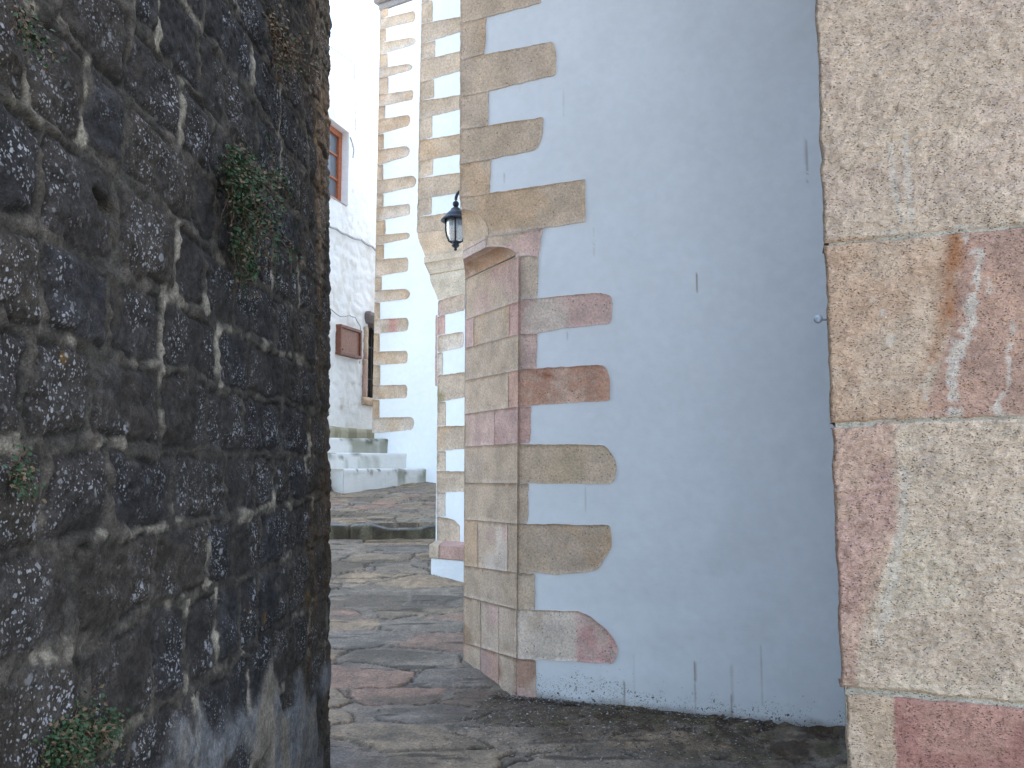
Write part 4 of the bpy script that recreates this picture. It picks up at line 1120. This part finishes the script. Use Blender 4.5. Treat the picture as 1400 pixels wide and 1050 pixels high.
        c = mixc(c, LIME, (1 - sst(0, .012, lines([(1238, 640), (1232, 720), (1212, 820), (1203, 880)], [.004, .008, .006, .003], U, Z, 33, .012))) * .4)
        c = mixc(c, lin(190, 172, 160), np.exp(-((U - ux(1268, 630)) / .022) ** 2 - ((Z - zx(1268, 630)) / .05) ** 2) * .6)
        return c
    def col_d(U, Z, s):
        c = mixc(np.ones(U.shape + (3,)) * CRE, lin(216, 192, 166), sst(.4, .62, fbm(U * 9, Z * 9, 25, 4)))
        pk = sst(-.006, .008, U - ux(1222, 1000) + .012 * (fbm(U * 18, Z * 18, 26, 3) - .5))
        return mixc(c, mixc(np.ones(U.shape + (3,)) * lin(190, 142, 130), lin(202, 158, 142), sst(.5, .64, fbm(U * 8, Z * 9, 27, 4))), pk)
    block([(1109, -120), (1400, -190), (1900, -300)], [(1127, 333), (1195, 327), (1400, 308), (1900, 262)], None, col_a, 3, 'pale cream block at the top of the corner')
    block([(1127.5, 335), (1195, 329), (1400, 310), (1900, 264)], [(1135, 578), (1195, 576), (1400, 570), (1900, 552)], None, col_b, 13, 'tan and purple block with a white crusted vein', rel=.7)
    block([(1137.5, 584), (1194, 582), (1197, 577.5), (1400, 571.5), (1900, 553)], [(1150, 939), (1250, 947), (1400, 962), (1900, 1012)], None, col_c, 23, 'tall cream block with a pink left edge')
    block([(1155, 946), (1210, 950), (1400, 968), (1900, 1018)], [(1172, 1420), (1400, 1450), (1900, 1520)], None, col_d, 33, 'lowest block, rose pink with a cream left end', rel=.7)
    # mortar bed behind the blocks and the plain upper masonry, running back to the white wall
    e = W1.p + W1.d * 2.42
    r = pP + dP * 2.9
    MB().prism([tuple(pP + dP * .014 + WP.n * .001), tuple(pP + dP * 2.6 + WP.n * .001), tuple(pP + dP * 2.6 - WP.n * .03), tuple(pP + dP * .014 - WP.n * .03)], -.4, 4.09).build('joint_mortar', M_BLOCK, root, False, lin(205, 194, 176))
    q0 = pP + dP * .020 - WP.n * .031
    MB().prism([tuple(q0), tuple(pP + dP * 2.6 - WP.n * .031), (5.5, 6.4), tuple(e + np.array([.14, -.0]))], -.4, 4.1).build('mortar_core', M_WASH, root, False, np.array([.34, .36, .40]))  # core side coloured dark blue-grey so it bounces less light into the corner
    MB().prism([tuple(pP), tuple(pP + dP * 3.6), (5.5, 6.4), tuple(e + np.array([.14, 0]))], 4.1, 12.5).build('upper_masonry', M_BLOCK, root, False, lin(165, 158, 152))  # part above view made tall to block sky light from the white wall
    return WP, pP, dP
WP, pP, dP = make_pier()

# painted hook on the hidden side of the corner
def make_knob():
    r = ray(1118.5, 436); Y = 2.50; q = EYE + r / r[1] * Y
    root = thing('wall_hook', 'small round grey painted hook sticking out at the edge of the hewn stone corner', 'hook', tuple(float(x) for x in q))
    ax = Vector((-.35, -1, 0)).normalized(); c = Vector(q)
    m = MB(); prof = [(-.014, .004), (-.010, .0105), (-.003, .0135), (.004, .0125), (.008, .0085), (.0105, .0015)]
    m.tube([c - ax * p[0] * -1 for p in prof], [p[1] for p in prof], 14); m.build('head', M_KNOB, root, True)
    MB().tube([c + Vector((.002, .004, 0)), c + Vector((.02, .008, -.001)), c + Vector((.06, .012, -.001))], .0032, 8).build('pin', M_KNOB, root, True)
make_knob()

# ================================================================== the lantern
def make_lantern():
    c = np.array([-.470, 6.86]); zz = lambda y: EYE[2] + ray(621, y)[2] / ray(621, y)[1] * 6.86
    zcap = zz(303.5)
    root = thing('wall_lantern', 'black iron wall lantern with clear glass hanging from a curved arm at the building corner', 'lantern', (float(c[0]), float(c[1]), zz(342)))
    P = (c[0], c[1], 0)
    ztop = zz(278)
    R = .07
    pts = [(c[0], c[1], ztop - .03), (c[0], c[1], ztop + .02)]
    for k in range(9):
        a = math.pi / 2 * k / 8; pts.append((c[0] + R * (1 - math.cos(a)), c[1], ztop + .03 + .085 * math.sin(a)))
    pts += [(-.36, c[1], ztop + .115), (-.33, c[1], ztop + .115)]
    MB().tube(pts, .013, 10).build('arm', M_IRON, root, True)
    m = MB(); m.tube([(-.372, c[1], ztop + .115), (-.345, c[1], ztop + .115)], .05, 18); m.build('wall_plate', M_IRON, root, False, None, .003)
    L = lambda prof, nm, mt, par=root, n=32: MB().lathe(prof, (c[0], c[1], 0), n).build(nm, mt, par, True)
    L([(.001, ztop + .012), (.020, ztop + .012), (.026, ztop + .003), (.026, ztop - .014), (.018, ztop - .028), (.012, ztop - .034), (.001, ztop - .034)], 'collar', M_IRON)
    t0 = ztop - .034; b = zcap
    L([(.001, t0 + .004), (.020, t0), (.040, t0 - .014), (.046, t0 - .030), (.060, t0 - .040), (.082, t0 - .062), (.090, t0 - .078), (.093, t0 - .084), (.118, t0 - .100), (.124, t0 - .112), (.120, t0 - .120), (.112, t0 - .117), (.088, t0 - .098), (.03, t0 - .06), (.001, t0 - .055)], 'cap', M_IRON)
    g0 = t0 - .100; g1 = zz(332)
    L([(.077, g0 + .01), (.077, g0 - .03), (.075, g0 - .10), (.068, g0 - .135), (.050, g1 + .018), (.028, g1 + .003), (.027, g1 + .005), (.048, g1 + .021), (.065, g0 - .133), (.072, g0 - .10), (.074, g0 - .03), (.074, g0 + .01)], 'glass', M_GLASS)
    for k in range(4):
        a = math.pi / 2 * k - math.pi / 2 + .03
        d = np.array([math.cos(a), math.sin(a)])
        pr = [(.085, g0 + .012), (.084, g0 - .05), (.083, g0 - .10), (.075, g0 - .142), (.055, g1 + .012), (.022, g1 - .004)]
        MB().tube([(c[0] + d[0] * r, c[1] + d[1] * r, z) for r, z in pr], .0065, 8).build('cage_bar', M_IRON, root, True)
    e = g1
    L([(.001, e + .008), (.030, e + .006), (.034, e - .004), (.026, e - .012), (.034, e - .022), (.026, e - .034), (.014, e - .042), (.010, e - .048), (.014, e - .056), (.010, e - .064), (.001, e - .068)], 'finial', M_IRON)
    L([(.001, g0), (.016, g0), (.018, g0 - .03), (.024, g0 - .06), (.020, g0 - .09), (.001, g0 - .10)], 'bulb', mat_flat('white_bulb', (.7, .7, .68), .3))
make_lantern()

# ================================================================== plants growing out of the left wall
def plant(label, y_c, z_c, blobs, n_leaf, size, dry, seed, stems=26):
    rr = random.Random(seed)
    root = thing('wall_plant', label, 'plant', (-.93, y_c, z_c), 'plants rooted in the dark rubble wall')
    m = MB(); V = []; Fc = []; C = []
    st = MB()
    tips = []
    for (by, bz, ry, rz, w) in blobs:
        k = max(2, int(stems * w))
        for _ in range(k):
            p = Vector((-.935, by + rr.gauss(0, ry * .35), bz + rr.gauss(0, rz * .35)))
            pts = [p.copy()]; d = Vector((rr.uniform(.3, 1), rr.gauss(0, .7), rr.uniform(-.8, .6)))
            for s_ in range(5):
                d = d + Vector((rr.gauss(-.12, .3), rr.gauss(0, .35), rr.gauss(-.25, .3))); d.normalize()
                p = p + d * max(ry, rz) * .17; p.x = max(p.x, -.93); p.x = min(p.x, -.93 + .13)
                pts.append(p.copy()); tips.append((p.copy(), w))
            st.tube(pts, [.0022, .002, .0018, .0015, .0012, .0008], 4)
    for i in range(n_leaf):
        p, w = rr.choice(tips)
        q = p + Vector((abs(rr.gauss(0, .012)), rr.gauss(0, .018), rr.gauss(0, .018)))
        s = size * rr.uniform(.5, 1.25)
        nrm = Vector((rr.uniform(.2, 1), rr.gauss(0, .6), rr.gauss(.4, .6))).normalized()
        a = nrm.cross(Vector((rr.gauss(0, 1), rr.gauss(0, 1), rr.gauss(0, 1)))).normalized(); b = nrm.cross(a)
        pts = [q, q + a * s * .45 + b * s * .32 + nrm * s * .08, q + a * s * 1.0, q + a * s * .45 - b * s * .32 + nrm * s * .08]
        k = len(V); V += [tuple(x) for x in pts]; Fc += [(k, k + 1, k + 2), (k, k + 2, k + 3)]
    st.build('stem', M_STEM, root)
    midx = []
    for i in range(len(Fc) // 2):
        d_ = 1 if rr.random() < dry else 0; midx += [d_, d_]
    mesh_obj('foliage', np.array(V), Fc, None, root, None, False, [M_LEAF, M_LEAF_DRY], midx)
def at_l(px, py): return LW.uz(px, py)
def blob(px, py, rx, ry, w=1.):
    u, z = at_l(px, py); k = u / 1155
    u2 = at_l(px + rx, py)[0]
    return (u, z, abs(u2 - u), ry * k, w)
plant('large trailing green caper bush halfway up the dark rubble wall', *at_l(330, 260),
      [blob(305, 225, 16, 42, .8), blob(318, 262, 26, 34, 1), blob(345, 240, 24, 20, .6), blob(330, 300, 34, 34, .5), blob(315, 335, 14, 30, .35), blob(325, 360, 10, 14, .2)], 3400, .017, .16, 3, 30)
plant('small dry brown tuft near the top right of the dark rubble wall', *at_l(370, 55), [blob(368, 50, 18, 26, .8), blob(380, 62, 16, 18, .5), blob(362, 30, 8, 14, .3)], 700, .018, .85, 5, 22)
plant('low green bush at the foot of the dark rubble wall', *at_l(90, 1005), [blob(70, 1005, 26, 14, .9), blob(100, 1002, 30, 14, .8), blob(55, 1015, 12, 10, .4), blob(125, 995, 12, 7, .3)], 1500, .013, .2, 7, 26)
plant('sparse green sprig at the left edge of the dark rubble wall', *at_l(12, 640), [blob(8, 635, 14, 26, .6), blob(14, 660, 12, 12, .3)], 170, .012, .15, 9, 18)
plant('dark green sprig high in the top left corner of the dark rubble wall', *at_l(22, 40), [blob(18, 38, 22, 14, .7)], 190, .012, .3, 11, 16)

# dry bits lying along the foot of the white wall
def litter():
    rr = random.Random(4); V = []; Fc = []
    for i in range(14000):
        u = rr.uniform(S_FULL - .15, 2.0); o = abs(rr.gauss(0, .42)) + .012
        if rr.random() < .35: o = rr.uniform(0.01, .07)
        p = W1.p + W1.d * u + W1.n * o
        z = float(zground(np.array(p[0]), np.array(p[1]))) + rr.uniform(.002, .018) + (.012 if o < .2 else 0)
        s = rr.uniform(.004, .015) if rr.random() < .93 else rr.uniform(.015, .03)
        a = rr.uniform(0, 6.28); ca, sa = math.cos(a), math.sin(a); k = len(V); w = rr.uniform(.25, .6)
        for (x, y) in ((0, 0), (.5, w * .5), (1, 0), (.5, -w * .5)):
            V.append((p[0] + s * (x * ca - y * sa), p[1] + s * (x * sa + y * ca), z + rr.uniform(0, .3) * s))
        Fc += [(k, k + 1, k + 2, k + 3)]
    o = mesh_obj('leaf_litter', np.array(V), Fc, None, None, None, False, [M_LITTER, M_CRUMB], [1 if i % 5 == 0 else 0 for i in range(len(Fc))])
    tag(o, 'dry brown leaf crumbs lying along the foot of the white wall', 'litter', None, 'stuff')
litter()

# ================================================================== light, sky, camera
SUN_EL, SUN_DIR = 63.0, (.95, .30)
az = math.atan2(SUN_DIR[0], SUN_DIR[1])
w = bpy.data.worlds.new('World'); scene.world = w; w.use_nodes = True
nt = w.node_tree; bg = nt.nodes['Background']; sky = nt.nodes.new('ShaderNodeTexSky'); sky.sky_type = 'NISHITA'
sky.sun_disc = False; sky.sun_elevation = math.radians(SUN_EL); sky.sun_rotation = az
sky.air_density = 1.0; sky.dust_density = 1.5; sky.ozone_density = 1.0
wb = nt.nodes.new('ShaderNodeMix'); wb.data_type = 'RGBA'; wb.blend_type = 'MULTIPLY'; wb.inputs[0].default_value = 1
wb.inputs[7].default_value = (1.045, 1.015, .935, 1)     # white balance of the haze
nt.links.new(sky.outputs[0], wb.inputs[6]); nt.links.new(wb.outputs[2], bg.inputs[0]); bg.inputs[1].default_value = 1.0
sd = bpy.data.lights.new('sun', 'SUN'); sd.energy = 5.0; sd.angle = math.radians(.5); sd.color = (1, .95, .87)
so = bpy.data.objects.new('sun', sd); COL.objects.link(so)
so.rotation_euler = Vector((-SUN_DIR[0], -SUN_DIR[1], -math.tan(math.radians(SUN_EL)) * math.hypot(*SUN_DIR))).to_track_quat('-Z', 'Y').to_euler()
so.location = (0, 0, 12)

cd = bpy.data.cameras.new('camera'); co = bpy.data.objects.new('camera', cd); COL.objects.link(co)
cd.sensor_width = 36; cd.lens = 36 * F / 1400; cd.clip_end = 400; cd.clip_start = .05
co.location = tuple(EYE); co.rotation_euler = (math.pi / 2 + PITCH, 0, 0)
scene.camera = co
scene.view_settings.view_transform = 'Standard'; scene.view_settings.look = 'None'; scene.view_settings.exposure = 0; scene.view_settings.gamma = 1
scene.render.engine = 'CYCLES'
scene.cycles.max_bounces = 7; scene.cycles.diffuse_bounces = 5
scene.cycles.use_denoising = True
